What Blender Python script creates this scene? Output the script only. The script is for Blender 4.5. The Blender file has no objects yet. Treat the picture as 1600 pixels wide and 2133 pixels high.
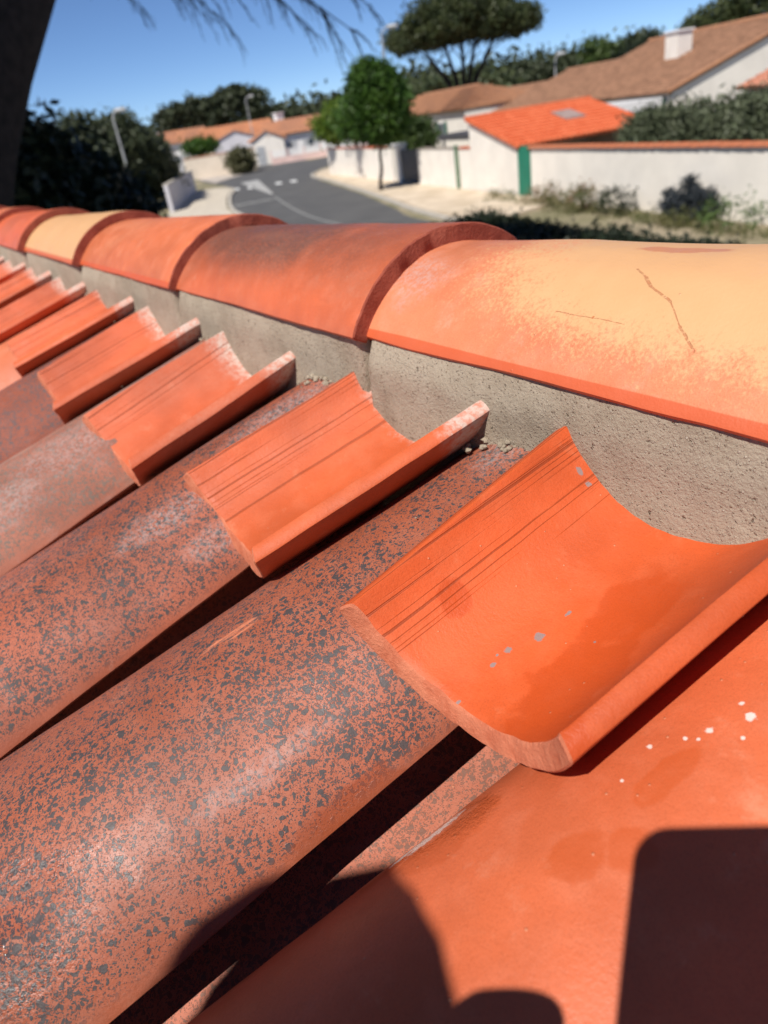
import bpy, math, random
import numpy as np
from mathutils import Vector, Matrix, noise

random.seed(7); rng = np.random.default_rng(7)
R = math.radians
C = bpy.context.scene.collection
SC = bpy.context.scene
H = 4.0                                     # eye height of the lens above the street

# ------------------------------------------------------------------ camera
cam_d = bpy.data.cameras.new('camera')
cam_d.sensor_fit = 'VERTICAL'
cam_d.sensor_height = 9.887; cam_d.sensor_width = 7.416
cam_d.lens = 6.86
cam_d.clip_start = 0.01; cam_d.clip_end = 3000
cam = bpy.data.objects.new('camera', cam_d); C.objects.link(cam)
CR = Vector((.58478201, .79910634, -.1394957))       # camera right, up, forward
CU = Vector((-.32655689, .38932039, .86127245))
CF = Vector((-.7425568, .45810336, -.48862124))
cam.matrix_world = Matrix(((CR.x, CU.x, -CF.x, 0), (CR.y, CU.y, -CF.y, 0), (CR.z, CU.z, -CF.z, H), (0, 0, 0, 1)))
cam_d.dof.use_dof = True
cam_d.dof.focus_distance = 0.37
cam_d.dof.aperture_fstop = 2.5
SC.camera = cam

# ------------------------------------------------------------------ light
SUN = Vector((.208, -.546, .812)).normalized()
SC.view_settings.view_transform = 'Standard'
SC.view_settings.look = 'None'
SC.view_settings.exposure = 0.3
SC.view_settings.gamma = 1.0
SC.view_settings.use_curve_mapping = False
world = bpy.data.worlds.new('World'); SC.world = world
world.use_nodes = True
wn = world.node_tree; wn.nodes.clear()
sky = wn.nodes.new('ShaderNodeTexSky'); sky.sky_type = 'NISHITA'; sky.sun_disc = False
sky.sun_elevation = math.asin(SUN.z); sky.sun_rotation = math.atan2(SUN.x, SUN.y)
sky.altitude = 0; sky.air_density = 0.5; sky.dust_density = 0.0; sky.ozone_density = 8.0
bg = wn.nodes.new('ShaderNodeBackground'); bg.inputs['Strength'].default_value = 0.098
wo = wn.nodes.new('ShaderNodeOutputWorld')
tint = wn.nodes.new('ShaderNodeMix'); tint.data_type = 'RGBA'; tint.blend_type = 'MULTIPLY'; tint.inputs[0].default_value = 1; tint.inputs[7].default_value = (1.0, .98, .97, 1)
wn.links.new(sky.outputs[0], tint.inputs[6]); wn.links.new(tint.outputs[2], bg.inputs['Color']); wn.links.new(bg.outputs[0], wo.inputs['Surface'])
sd = bpy.data.lights.new('sun', 'SUN'); sd.energy = 4.6; sd.angle = R(0.53); sd.color = (1, .95, .88)
sun = bpy.data.objects.new('sun', sd); C.objects.link(sun)
sun.rotation_euler = SUN.to_track_quat('Z', 'Y').to_euler()
SC.cycles.max_bounces = 6; SC.cycles.use_denoising = True

# ------------------------------------------------------------------ object helpers
def link(name, me, parent=None, loc=None, mat4=None):
    o = bpy.data.objects.new(name, me); C.objects.link(o)
    if parent: o.parent = parent
    if mat4 is not None: o.matrix_local = mat4
    if loc is not None: o.location = loc
    return o

def tag(o, label=None, cat=None, group=None, kind=None):
    if label: o['label'] = label
    if cat: o['category'] = cat
    if group: o['group'] = group
    if kind: o['kind'] = kind
    return o

def empty(name, loc, label, cat, group=None, rz=0):
    o = bpy.data.objects.new(name, None); C.objects.link(o)
    o.location = loc; o.rotation_euler = (0, 0, rz); o.empty_display_size = .1
    return tag(o, label, cat, group)

class MB:
    def __init__(s): s.v = []; s.f = []
    def add(s, vs, fs):
        n = len(s.v); s.v += [tuple(v) for v in vs]; s.f += [tuple(n + i for i in f) for f in fs]; return s
    def box(s, a, b):
        x0, y0, z0 = a; x1, y1, z1 = b
        return s.add([(x0,y0,z0),(x1,y0,z0),(x1,y1,z0),(x0,y1,z0),(x0,y0,z1),(x1,y0,z1),(x1,y1,z1),(x0,y1,z1)],
                     [(0,3,2,1),(4,5,6,7),(0,1,5,4),(1,2,6,5),(2,3,7,6),(3,0,4,7)])
    def prism(s, poly, d):                    # poly: 3-D points, d: extrusion vector
        n = len(poly); p = [Vector(q) for q in poly]; d = Vector(d)
        vs = p + [q + d for q in p]
        return s.add(vs, [tuple(range(n))[::-1], tuple(range(n, 2*n))] + [(i, (i+1) % n, n+(i+1) % n, n+i) for i in range(n)])
    def tube(s, pts, rad, seg=8, cap=True):
        pts = [Vector(p) for p in pts]
        if not hasattr(rad, '__len__'): rad = [rad]*len(pts)
        rings = []; ref = Vector((.31, .17, .93))
        for i, p in enumerate(pts):
            t = (pts[min(i+1, len(pts)-1)] - pts[max(i-1, 0)]).normalized()
            a = t.cross(ref)
            if a.length < .05: a = t.cross(Vector((1, 0, 0)))
            a.normalize(); b = t.cross(a)
            rings += [p + (a*math.cos(k*2*math.pi/seg) + b*math.sin(k*2*math.pi/seg))*rad[i] for k in range(seg)]
        fs = []
        for i in range(len(pts)-1):
            for k in range(seg):
                k2 = (k+1) % seg
                fs.append((i*seg+k, i*seg+k2, (i+1)*seg+k2, (i+1)*seg+k))
        if cap: fs += [tuple(range(seg))[::-1], tuple((len(pts)-1)*seg + k for k in range(seg))]
        return s.add(rings, fs)
    def mesh(s, name, mat, smooth=None):
        me = bpy.data.meshes.new(name); me.from_pydata(s.v, [], s.f)
        if mat: me.materials.append(mat)
        if smooth is not None:
            me.polygons.foreach_set('use_smooth', [True]*len(me.polygons)); me.set_sharp_from_angle(angle=R(smooth))
        me.update(); return me
    def build(s, name, mat, parent=None, smooth=None, loc=None):
        return link(name, s.mesh(name, mat, smooth), parent, loc)

# ------------------------------------------------------------------ material helpers
class NT:
    def __init__(s, name):
        s.m = bpy.data.materials.new(name); s.m.use_nodes = True
        s.t = s.m.node_tree; s.t.nodes.clear()
        s.out = s.n('ShaderNodeOutputMaterial'); s.b = s.n('ShaderNodeBsdfPrincipled')
        s.l(s.b.outputs[0], s.out.inputs['Surface'])
        s.tc = s.vmap((-1, 1, 1), vec=s.n('ShaderNodeTexCoord').outputs['Object'])
    def n(s, t, **k):
        x = s.t.nodes.new(t)
        for a, v in k.items(): setattr(x, a, v)
        return x
    def l(s, a, b): s.t.links.new(a, b)
    def put(s, sock, v):
        if isinstance(v, bpy.types.NodeSocket): s.l(v, sock)
        elif isinstance(v, (tuple, list)): sock.default_value = (*v, 1) if len(v) == 3 and len(sock.default_value) == 4 else v
        else: sock.default_value = v
    def vmap(s, scale=(1, 1, 1), loc=(0, 0, 0), vec=None):
        m = s.n('ShaderNodeMapping'); m.inputs['Scale'].default_value = scale; m.inputs['Location'].default_value = loc
        s.l(vec or s.tc, m.inputs[0]); return m.outputs[0]
    def rand_vec(s):                            # object coordinates shifted per object
        oi = s.n('ShaderNodeObjectInfo')
        a = s.n('ShaderNodeVectorMath', operation='SCALE'); a.inputs[0].default_value = (3.1, 7.7, 5.3); s.l(oi.outputs['Random'], a.inputs[3])
        b = s.n('ShaderNodeVectorMath', operation='ADD'); s.l(s.tc, b.inputs[0]); s.l(a.outputs[0], b.inputs[1])
        s.rnd = oi.outputs['Random']
        return b.outputs[0]
    def noise(s, scale, vec=None, detail=3, rough=.55, dist=0):
        x = s.n('ShaderNodeTexNoise'); x.inputs['Scale'].default_value = scale; x.inputs['Detail'].default_value = detail
        x.inputs['Roughness'].default_value = rough; x.inputs['Distortion'].default_value = dist
        s.l(vec or s.tc, x.inputs['Vector']); return x.outputs[0]
    def noisec(s, scale, vec=None, detail=2):
        x = s.n('ShaderNodeTexNoise'); x.inputs['Scale'].default_value = scale; x.inputs['Detail'].default_value = detail
        s.l(vec or s.tc, x.inputs['Vector']); return x.outputs[1]
    def math(s, op, a, b=0.0, c=None, clamp=False):
        x = s.n('ShaderNodeMath', operation=op); x.use_clamp = clamp
        s.put(x.inputs[0], a); s.put(x.inputs[1], b)
        if c is not None: s.put(x.inputs[2], c)
        return x.outputs[0]
    def ramp(s, v, a, b, lo=0.0, hi=1.0):
        x = s.n('ShaderNodeMapRange', interpolation_type='SMOOTHSTEP'); s.put(x.inputs[0], v)
        x.inputs[1].default_value = a; x.inputs[2].default_value = b; x.inputs[3].default_value = lo; x.inputs[4].default_value = hi
        return x.outputs[0]
    def mix(s, f, a, b):
        x = s.n('ShaderNodeMix', data_type='RGBA'); s.put(x.inputs[0], f); s.put(x.inputs[6], a); s.put(x.inputs[7], b); return x.outputs[2]
    def xyz(s, vec=None):
        x = s.n('ShaderNodeSeparateXYZ'); s.l(vec or s.tc, x.inputs[0]); return x.outputs
    def bump(s, hgt, strength=.5, dist=.001, normal=None):
        x = s.n('ShaderNodeBump'); x.inputs['Strength'].default_value = strength; x.inputs['Distance'].default_value = dist
        s.put(x.inputs['Height'], hgt)
        if normal: s.l(normal, x.inputs['Normal'])
        return x.outputs[0]
    def fin(s, col, rough=.6, normal=None, spec=.5):
        s.put(s.b.inputs['Base Color'], col); s.put(s.b.inputs['Roughness'], rough)
        s.b.inputs['Specular IOR Level'].default_value = spec
        if normal: s.l(normal, s.b.inputs['Normal'])
        return s.m
    def spots(s, pts, soft=.35, wob=.35, nscale=60):   # pts: (x, y, rx, ry) in object metres -> mask
        o = s.xyz(); nz = s.noise(nscale, detail=3)
        tot = None
        for (x, y, rx, ry) in pts:
            dx = s.math('DIVIDE', s.math('SUBTRACT', o[0], x), rx); dy = s.math('DIVIDE', s.math('SUBTRACT', o[1], y), ry)
            d = s.math('SQRT', s.math('ADD', s.math('MULTIPLY', dx, dx), s.math('MULTIPLY', dy, dy)))
            d = s.math('ADD', d, s.math('MULTIPLY', s.math('SUBTRACT', nz, .5), wob*4))
            k = s.ramp(d, 1+soft*.5, 1-soft*.5)
            tot = k if tot is None else s.math('MAXIMUM', tot, k)
        return tot

def line_mask(t, segs, nscale=90, wob=.002):
    o = t.xyz(); nv = t.xyz(t.noisec(nscale)); nb = t.noise(420, detail=3, rough=.7); tot = None
    px = t.math('ADD', o[0], t.math('MULTIPLY', t.math('SUBTRACT', nv[0], .5), wob)); py = t.math('ADD', o[1], t.math('MULTIPLY', t.math('SUBTRACT', nv[1], .5), wob))
    for (x0, y0, x1, y1, w) in segs:
        dx, dy = x1-x0, y1-y0; L2 = dx*dx + dy*dy
        h = t.math('DIVIDE', t.math('ADD', t.math('MULTIPLY', t.math('SUBTRACT', px, x0), dx), t.math('MULTIPLY', t.math('SUBTRACT', py, y0), dy)), L2, clamp=True)
        ex = t.math('SUBTRACT', t.math('SUBTRACT', px, x0), t.math('MULTIPLY', h, dx)); ey = t.math('SUBTRACT', t.math('SUBTRACT', py, y0), t.math('MULTIPLY', h, dy))
        d = t.math('SQRT', t.math('ADD', t.math('MULTIPLY', ex, ex), t.math('MULTIPLY', ey, ey)))
        k = t.ramp(d, w, w*.35); tot = k if tot is None else t.math('MAXIMUM', tot, k)
    return t.math('MULTIPLY', tot, t.ramp(nb, .36, .55, .15, 1))

def mat_simple(name, col, rough=.7, var=.12, scale=3, bump=0, bscale=60, spec=.4):
    t = NT(name); nz = t.noise(scale, detail=5)
    d = tuple(c*(1-var) for c in col); e = tuple(min(1, c*(1+var)) for c in col)
    c = t.mix(t.ramp(nz, .3, .7), d, e)
    nrm = t.bump(t.noise(bscale, detail=4), bump, .01) if bump else None
    return t.fin(c, rough, nrm, spec)

ORANGE = (.56, .095, .030)
def terracotta(name, base, kind='plain', rough=.42, dark=(.034, .033, .034), haze=0.0, haze_col=(.45, .38, .34),
               wet=(), flecks=(), grooves=None, edge_strip=None, end_face=False, lime=None, gloss=(), scuff=(), strips=None, cracks=None, fleck_col=(.7, .62, .56), extra=None, dots=.5, spec=.45):
    t = NT(name); rv = t.rand_vec()
    n1 = t.noise(9, rv, 4); n2 = t.noise(55, rv, 4); n3 = t.noise(420, rv, 3)
    lo = tuple(c*.80 for c in base); hi = tuple(min(1, c*1.14) for c in base)
    col = t.mix(t.ramp(n1, .3, .7), lo, hi)
    col = t.mix(t.ramp(n2, .45, .75, 0, .22), col, (base[0]*1.15, base[1]*1.5+.02, base[2]*1.9+.02))
    n4 = t.noise(1100, rv, 2, .6); n5 = t.noise(26, t.vmap((1, .22, 1), vec=rv), 5, .7)
    col = t.mix(t.ramp(n4, .30, .55, .28, 0), col, tuple(c*.55 for c in base))
    col = t.mix(t.ramp(n5, .50, .72, 0, .35), col, (base[0]*.74, base[1]*.66, base[2]*.62))
    col = t.mix(t.ramp(t.noise(38, rv, 6, .75), .56, .74, 0, .35), col, (min(1, base[0]*1.12), base[1]*1.9+.03, base[2]*2.6+.04))
    hgt = t.math('ADD', t.math('ADD', t.math('MULTIPLY', n3, .6), t.math('MULTIPLY', n2, .6)), t.math('MULTIPLY', n4, .35))
    rgh = t.ramp(n2, .3, .7, rough-.06, rough+.1)
    if kind == 'speck':
        warp = t.n('ShaderNodeVectorMath', operation='MULTIPLY_ADD')
        t.l(t.noisec(230, rv), warp.inputs[0]); warp.inputs[1].default_value = (.0050,)*3; t.l(rv, warp.inputs[2])
        mask = None
        edge = t.ramp(t.noise(16, rv, 3),   .28, .72, .78, 1.18)
        big = t.math('MULTIPLY', t.noise(215, rv, 6, .70, .5), t.ramp(edge, .78, 1.18, .95, 1.05))
        mask = t.ramp(big, .588, .600)
        for sc, lo_, hi_ in ((215, -.26, .42), (390, -.07, .46), (720, .03, .47), (1200, 0, .44)):
            vo = t.n('ShaderNodeTexVoronoi'); vo.inputs['Scale'].default_value = sc; t.l(warp.outputs[0], vo.inputs['Vector'])
            rr = t.xyz(vo.outputs['Color'])[0]
            rad = t.math('MULTIPLY', t.ramp(rr, 0, 1, lo_, hi_), edge)
            k = t.ramp(t.math('SUBTRACT', rad, vo.outputs['Distance']), -.012, .03)
            mask = t.math('MAXIMUM', mask, k)
        if extra: mask = t.math('MULTIPLY', mask, extra(t))
        dk = t.mix(n1, dark, tuple(c*1.5 for c in dark))
        col = t.mix(t.math('MULTIPLY', mask, .95), col, dk)
        hgt = t.math('ADD', hgt, t.math('MULTIPLY', mask, .5))
    if kind == 'smoke':
        m = t.math('MULTIPLY', t.ramp(t.noise(7, rv, 3), .22, .5, .3, 1), t.ramp(t.noise(420, rv, 3, .7), .30, .55, .45, 1))
        if extra: m = t.math('MULTIPLY', m, extra(t))
        col = t.mix(t.math('MULTIPLY', m, .92), col, (.12, .060, .046))
    if kind == 'cream':
        m = extra(t) if extra else t.ramp(t.noise(7, rv, 4), .3, .55)
        st = t.math('ADD', t.math('MULTIPLY', t.noise(400, rv, 4, .75), .7), t.math('MULTIPLY', t.noise(60, rv, 4, .7), .3))
        m2 = t.math('ADD', m, t.math('MULTIPLY', t.math('SUBTRACT', st, .5), 1.7))
        col = t.mix(t.ramp(m2, .28, .72), col, t.mix(n1, (.61, .325, .145), (.65, .375, .185)))
        hgt = t.math('ADD', hgt, t.math('MULTIPLY', st, .5))
    if haze:
        hz = t.math('MULTIPLY', t.ramp(t.noise(11, t.vmap((1, .35, 1), vec=rv), 5, .65), .47, .75), haze)
        hz = t.math('MULTIPLY', hz, t.ramp(t.noise(300, rv, 2), .25, .6, .45, 1))
        col = t.mix(hz, col, haze_col); rgh = t.math('ADD', rgh, t.math('MULTIPLY', hz, .2))
    if scuff:
        w = t.math('MULTIPLY', t.spots(scuff, soft=1.2, wob=.35, nscale=60), t.ramp(t.noise(300, None, 5, .75), .36, .66))
        col = t.mix(t.math('MULTIPLY', w, .45), col, (.46, .38, .36)); rgh = t.math('ADD', rgh, t.math('MULTIPLY', w, .15))
    if strips:
        w = t.math('MULTIPLY', t.spots(strips, soft=.6, wob=.3, nscale=120), t.ramp(t.noise(300, t.vmap((1, .08, 1)), 2), .35, .6))
        col = t.mix(w, col, (.62, .20, .10))
    if gloss:
        w = t.spots(gloss, soft=1.4, wob=.25, nscale=50)
        rgh = t.math('SUBTRACT', rgh, t.math('MULTIPLY', w, .44)); hgt = t.math('ADD', hgt, t.math('MULTIPLY', t.math('MULTIPLY', w, t.noise(420, rv, 4, .7)), 3.5))
    if lime:
        w = t.math('MULTIPLY', t.ramp(t.math('ADD', t.xyz()[1], t.math('MULTIPLY', t.math('SUBTRACT', t.noise(120, detail=5, rough=.7), .5), .03)), lime[0], lime[1]), t.ramp(t.noise(240, detail=4, rough=.7), .35, .6, .35, 1))
        col = t.mix(t.math('MULTIPLY', w, lime[2]), col, (.56, .46, .39)); rgh = t.math('ADD', rgh, t.math('MULTIPLY', w, .2)); hgt = t.math('ADD', hgt, t.math('MULTIPLY', w, t.math('MULTIPLY', n3, 1.2)))
    if wet:
        w = t.spots(wet, soft=.3, wob=.30, nscale=70)
        col = t.mix(t.math('MULTIPLY', w, .55), col, (base[0]*.78, base[1]*.62, base[2]*.4))
        rgh = t.math('SUBTRACT', rgh, t.math('MULTIPLY', w, .12))
    if grooves:
        gx0, gx1, gs = grooves
        x = t.xyz()[0]
        g = t.noise(gs, t.vmap((1, .0022, .0)), 3, .6)
        lines = t.ramp(t.math('ADD', g, t.math('MULTIPLY', t.math('SUBTRACT', t.noise(30), .5), .10)), .405, .45)
        gm = t.math('MULTIPLY', t.ramp(x, gx0-.004, gx0), t.ramp(x, gx1+.01, gx1))
        k = t.math('MULTIPLY', t.math('SUBTRACT', 1.0, lines), gm)
        col = t.mix(t.math('MULTIPLY', k, .6), col, tuple(c*.3 for c in base))
        hgt = t.math('SUBTRACT', hgt, t.math('MULTIPLY', k, 1.6))
    # little pits, grains and pale flecks
    vo = t.n('ShaderNodeTexVoronoi'); vo.inputs['Scale'].default_value = 150; t.l(rv, vo.inputs['Vector'])
    pit = t.math('MULTIPLY', t.ramp(vo.outputs['Distance'], .11, .05), t.ramp(t.xyz(vo.outputs['Color'])[1], 1-dots*.3, 1-dots*.3+.02))
    col = t.mix(t.math('MULTIPLY', pit, .5), col, (.62, .30, .17)); hgt = t.math('ADD', hgt, t.math('MULTIPLY', pit, 1.6))
    if flecks:
        f = t.spots(flecks, soft=.5, wob=.55, nscale=420)
        col = t.mix(t.math('MULTIPLY', f, .9), col, fleck_col)
    if cracks:
        k = line_mask(t, cracks); col = t.mix(t.math('MULTIPLY', k, .65), col, (.40, .12, .045)); hgt = t.math('SUBTRACT', hgt, t.math('MULTIPLY', k, 2.0))
    if edge_strip: col = t.mix(edge_strip(t), col, ORANGE)
    return t.fin(col, rgh, t.bump(hgt, .5, .0007), spec)

# ------------------------------------------------------------------ canal tile builder
def tile_mesh(name, mat, L, w0, w1, s0, s1, th=.012, up=1, nx=24, ny=16, wob=.0006, seed=0, chip=0.0, skew=0.0, slant=0.0, mat2=None, axis_noise=1.0):
    """Curved clay tile along +y (0..L). up=1: convex with its crest at z=0; up=-1: channel with its trough at z=0.
    half widths w0 (y=0) -> w1, sagittas s0 -> s1, wall thickness th, rounded rims, chamfered ends."""
    vs = []; fs = []
    rim_seg = 6
    sgn = lambda q: math.copysign(abs(q)**.45, q)
    ys = [0, .0012] + [L*(i/ny) for i in range(1, ny)] + [L-.0012, L]
    ring = 0
    for j, y in enumerate(ys):
        k = y/L
        w = w0 + (w1-w0)*k; s = s0 + (s1-s0)*k
        Rr = (w*w + s*s)/(2*s); ph = math.asin(min(1, w/Rr))
        if s > w: ph = math.pi - ph
        sh = .0011 if j in (0, len(ys)-1) else 0
        prof = []
        for i in range(nx+1):                     # outer skin
            a = -ph + 2*ph*i/nx
            prof.append((a, Rr - sh, 0))
        for i in range(1, rim_seg):               # rounded rim
            b = math.pi*i/rim_seg
            prof.append((ph, Rr - th/2 + (th/2-sh)*sgn(math.cos(b)), .0034*sgn(math.sin(b)) - sh))
        for i in range(nx+1):
            a = ph - 2*ph*i/nx
            prof.append((a, Rr - th + sh, 0))
        for i in range(1, rim_seg):
            b = math.pi*i/rim_seg
            prof.append((-ph, Rr - th/2 - (th/2-sh)*sgn(math.cos(b)), -.0034*sgn(math.sin(b)) + sh))
        for (a, r, off) in prof:
            x = r*math.sin(a) + off*math.cos(a); z = r*math.cos(a) - off*math.sin(a) - Rr
            p = Vector((x*14 + seed*5.1, y*9 + seed*3.3, z*14))
            d = noise.noise(p)*wob*axis_noise
            d2 = noise.noise(Vector((x*60+seed, y*50, seed*1.7)))*wob*.35
            yy = y + noise.noise(Vector((x*22 + seed*2.2, seed*4.4, r*30)))*.0016*(1 if k < .5 else .6)
            yy += skew*(w-x)/(2*w)*(1-k)
            if slant and j < 2: yy += slant*((Rr - r)/th - .75)
            if chip and j < 2:
                c = noise.noise(Vector((x*95+seed, z*95, 3.1)))
                yy += max(0, c)*chip; d2 -= max(0, noise.noise(Vector((x*90, z*90, seed+9))))*chip*.5
            z = z + d + d2
            vs.append((x, yy, z*up))
        ring = len(prof)
    n = len(ys)
    for j in range(n-1):
        for i in range(ring):
            i2 = (i+1) % ring
            f = (j*ring+i, j*ring+i2, (j+1)*ring+i2, (j+1)*ring+i)
            fs.append(f if up > 0 else f[::-1])
    n_side = len(fs)
    # end caps as quad strips between outer and inner skins
    oi = list(range(nx+1)); ii = [nx+rim_seg + (nx - i) for i in range(nx+1)]
    for base, flip in ((0, False), ((n-1)*ring, True)):
        for i in range(nx):
            f = (base+oi[i], base+ii[i], base+ii[i+1], base+oi[i+1])
            if flip: f = f[::-1]
            fs.append(f if up > 0 else f[::-1])
        r1 = [base+nx] + [base+nx+q for q in range(1, rim_seg)] + [base+nx+rim_seg]
        r2 = [base+nx+rim_seg+nx] + [base+nx+rim_seg+nx+q for q in range(1, rim_seg)] + [base]
        for rr in (r1, r2):
            f = tuple(rr) if flip else tuple(rr[::-1])
            f = f[::-1]
            fs.append(f if up > 0 else f[::-1])
    m = MB(); m.v = vs; m.f = fs
    me = m.mesh(name, mat, 38)
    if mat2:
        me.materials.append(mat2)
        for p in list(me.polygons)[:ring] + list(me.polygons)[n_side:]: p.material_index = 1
    import bmesh
    bm = bmesh.new(); bm.from_mesh(me); bmesh.ops.recalc_face_normals(bm, faces=bm.faces); bm.to_mesh(me); bm.free()
    return me

def frame(origin, ydir, up=(0, 0, 1)):
    y = Vector(ydir).normalized(); x = y.cross(Vector(up)).normalized(); z = x.cross(y)
    return Matrix(((x.x, y.x, z.x, origin[0]), (x.y, y.y, z.y, origin[1]), (x.z, y.z, z.z, origin[2]), (0, 0, 0, 1)))

def between(p0, p1):                              # tile local +y runs from p0 to p1
    p0 = Vector(p0); p1 = Vector(p1)
    return frame(p0, p1-p0), (p1-p0).length

# ------------------------------------------------------------------ setting: ground, street, paths
def sheet(name, pts, z, mat, kind='structure'):
    m = MB(); m.add([(x, y, z) for x, y in pts], [tuple(range(len(pts)))])
    return tag(m.build(name, mat), kind=kind)

def ground_mat():
    t = NT('dry_ground'); a = t.noise(.25, detail=6); b = t.noise(6, detail=4)
    c = t.mix(t.ramp(a, .35, .65), (.16, .15, .07), (.33, .27, .18)); c = t.mix(t.ramp(b, .4, .7, 0, .4), c, (.10, .10, .045))
    return t.fin(c, .95, t.bump(b, .5, .03))
def asphalt_mat():
    t = NT('asphalt'); a = t.noise(.5, detail=5); b = t.noise(90, detail=2)
    c = t.mix(t.ramp(a, .3, .7), (.072, .071, .069), (.098, .096, .092)); c = t.mix(t.ramp(b, .4, .7, 0, .3), c, (.13, .125, .12))
    return t.fin(c, .85, t.bump(b, .4, .004))
def sand_mat():
    t = NT('sandy_gravel'); a = t.noise(.8, detail=6); b = t.noise(40, detail=3)
    c = t.mix(t.ramp(a, .35, .65), (.50, .40, .28), (.64, .53, .40)); c = t.mix(t.ramp(b, .45, .7, 0, .3), c, (.36, .29, .2))
    return t.fin(c, .95, t.bump(b, .5, .01))
M_ground = ground_mat(); M_asph = asphalt_mat(); M_sand = sand_mat()
M_paint = mat_simple('road_paint', (.62, .62, .60), .8, .12, 4)
M_kerb = mat_simple('kerb_stone', (.46, .42, .36), .9, .1, 3)
M_white = mat_simple('white_render', (.83, .775, .69), .9, .05, 1.2, .25, 40)
M_whitecool = mat_simple('white_paint', (.80, .78, .76), .8, .04, 1.0)
M_lilac = mat_simple('pale_grey_render', (.62, .60, .62), .9, .05, 1.0)
M_cream = mat_simple('cream_render', (.72, .62, .50), .9, .06, 1.0)
M_pink = mat_simple('pink_render', (.70, .50, .45), .9, .08, 1.0)
M_green = mat_simple('green_paint', (.018, .20, .125), .5, .08, 3)
M_greenpost = mat_simple('grey_green_paint', (.13, .20, .13), .6, .1, 3)
M_darkgreen = mat_simple('dark_green_paint', (.012, .10, .065), .5, .1, 3)
M_glass = mat_simple('window_glass', (.05, .07, .09), .08, .2, 2)
M_darkgrey = mat_simple('dark_metal', (.075, .072, .075), .5, .15, 3)
M_grey = mat_simple('galvanised_steel', (.42, .43, .44), .45, .1, 4)
M_bark = mat_simple('bark', (.026, .019, .016), .95, .35, 9, .8, 30)
M_barkl = mat_simple('grey_bark', (.16, .12, .085), .95, .3, 9, .6, 30)
M_roofbrown = None

ground_pts = [(-400, -400), (900, -400), (900, 900), (-400, 900)]
sheet('ground', ground_pts, 0, M_ground)

def ribbon(pts_l, pts_r, z, name, mat):
    m = MB(); n = len(pts_l)
    m.add([(x, y, z) for x, y in pts_l] + [(x, y, z) for x, y in pts_r], [(i, n+i, n+i+1, i+1) for i in range(n-1)])
    return tag(m.build(name, mat), kind='structure')

def smooth(pts, k=6):
    out = []
    for i in range(len(pts)-1):
        p0 = Vector(pts[max(i-1, 0)]); p1 = Vector(pts[i]); p2 = Vector(pts[i+1]); p3 = Vector(pts[min(i+2, len(pts)-1)])
        for q in range(k):
            t = q/k
            out.append(tuple(.5*((2*p1) + (p2-p0)*t + (2*p0-5*p1+4*p2-p3)*t*t + (3*p1-p0-3*p2+p3)*t*t*t)))
    return out + [tuple(pts[-1])]

road_l = smooth([(-20, 6), (4, 9), (22, 13), (36, 17.4), (43.2, 19.6), (52, 23.6), (60, 27.5), (66, 29.5), (76, 32), (90, 36.5), (120, 46)])
road_r = smooth([(-20, 13.5), (4, 16), (22, 18.2), (29, 21), (37.2, 24.8), (50, 30.2), (57.3, 33.6), (62, 37), (67, 41), (74, 45), (110, 58)])
ribbon(road_l, road_r, .004, 'road', M_asph)
# side street leaving to the right at the bend and the cross street behind it
ribbon(smooth([(72, 36), (78, 43), (82, 51), (86, 66), (96, 90)]), smooth([(62, 36), (66, 42), (71, 50), (74, 66), (78, 92)]), .008, 'side_road', M_asph)
# sandy verges with a kerb step
def raised(pts, h, name, mat):
    m = MB(); m.prism([(x, y, 0) for x, y in pts], (0, 0, h)); return tag(m.build(name, mat), kind='structure')
verge_r = [tuple(p) for p in smooth([(19.5, 18.0), (25.5, 20.2), (30, 22.2), (37.2, 25.4), (50, 30.8), (56, 33.2), (59.5, 36), (62.5, 40), (66, 46)])]
raised(verge_r + [(60, 50), (52, 40), (45, 32.0), (38.5, 28.6), (27, 24.6), (20, 22.3)], .09, 'sandy_pavement', M_sand)
verge_l = [tuple(p) for p in smooth([(30, 14.4), (36, 16.8), (43.2, 19.2), (52, 23.2), (58, 26.4), (61.5, 27.4), (64, 27.2)])]
raised(verge_l + [(66, 26.6), (58, 22.5), (49, 17.6), (34, 11)], .09, 'left_pavement', mat_simple('pale_concrete', (.52, .46, .37), .9, .1, 1.5))
raised([(72, 31.4), (84, 34.6), (96, 38.6), (99, 44), (84, 41.2), (79, 38.4)], .06, 'far_pavement', mat_simple('far_pale_path', (.46, .40, .34), .9, .1, 1.5))
# kerb stones as edge strips
def strip_mesh(path, w, h, name, mat):
    m = MB(); prev = None
    for i in range(len(path)-1):
        a = Vector((*path[i], 0)); b = Vector((*path[i+1], 0)); d = (b-a).normalized(); n = Vector((-d.y, d.x, 0))*w/2; b2 = b - d*.02
        m.prism([a-n, b2-n, b2+n, a+n], (0, 0, h))
    return tag(m.build(name, mat), kind='structure')
strip_mesh([(p[0]+.08, p[1]-.28) for p in verge_r], .22, .12, 'kerb', M_kerb)
strip_mesh([(p[0]-.05, p[1]+.22) for p in verge_l], .22, .12, 'left_kerb', M_kerb)

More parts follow.
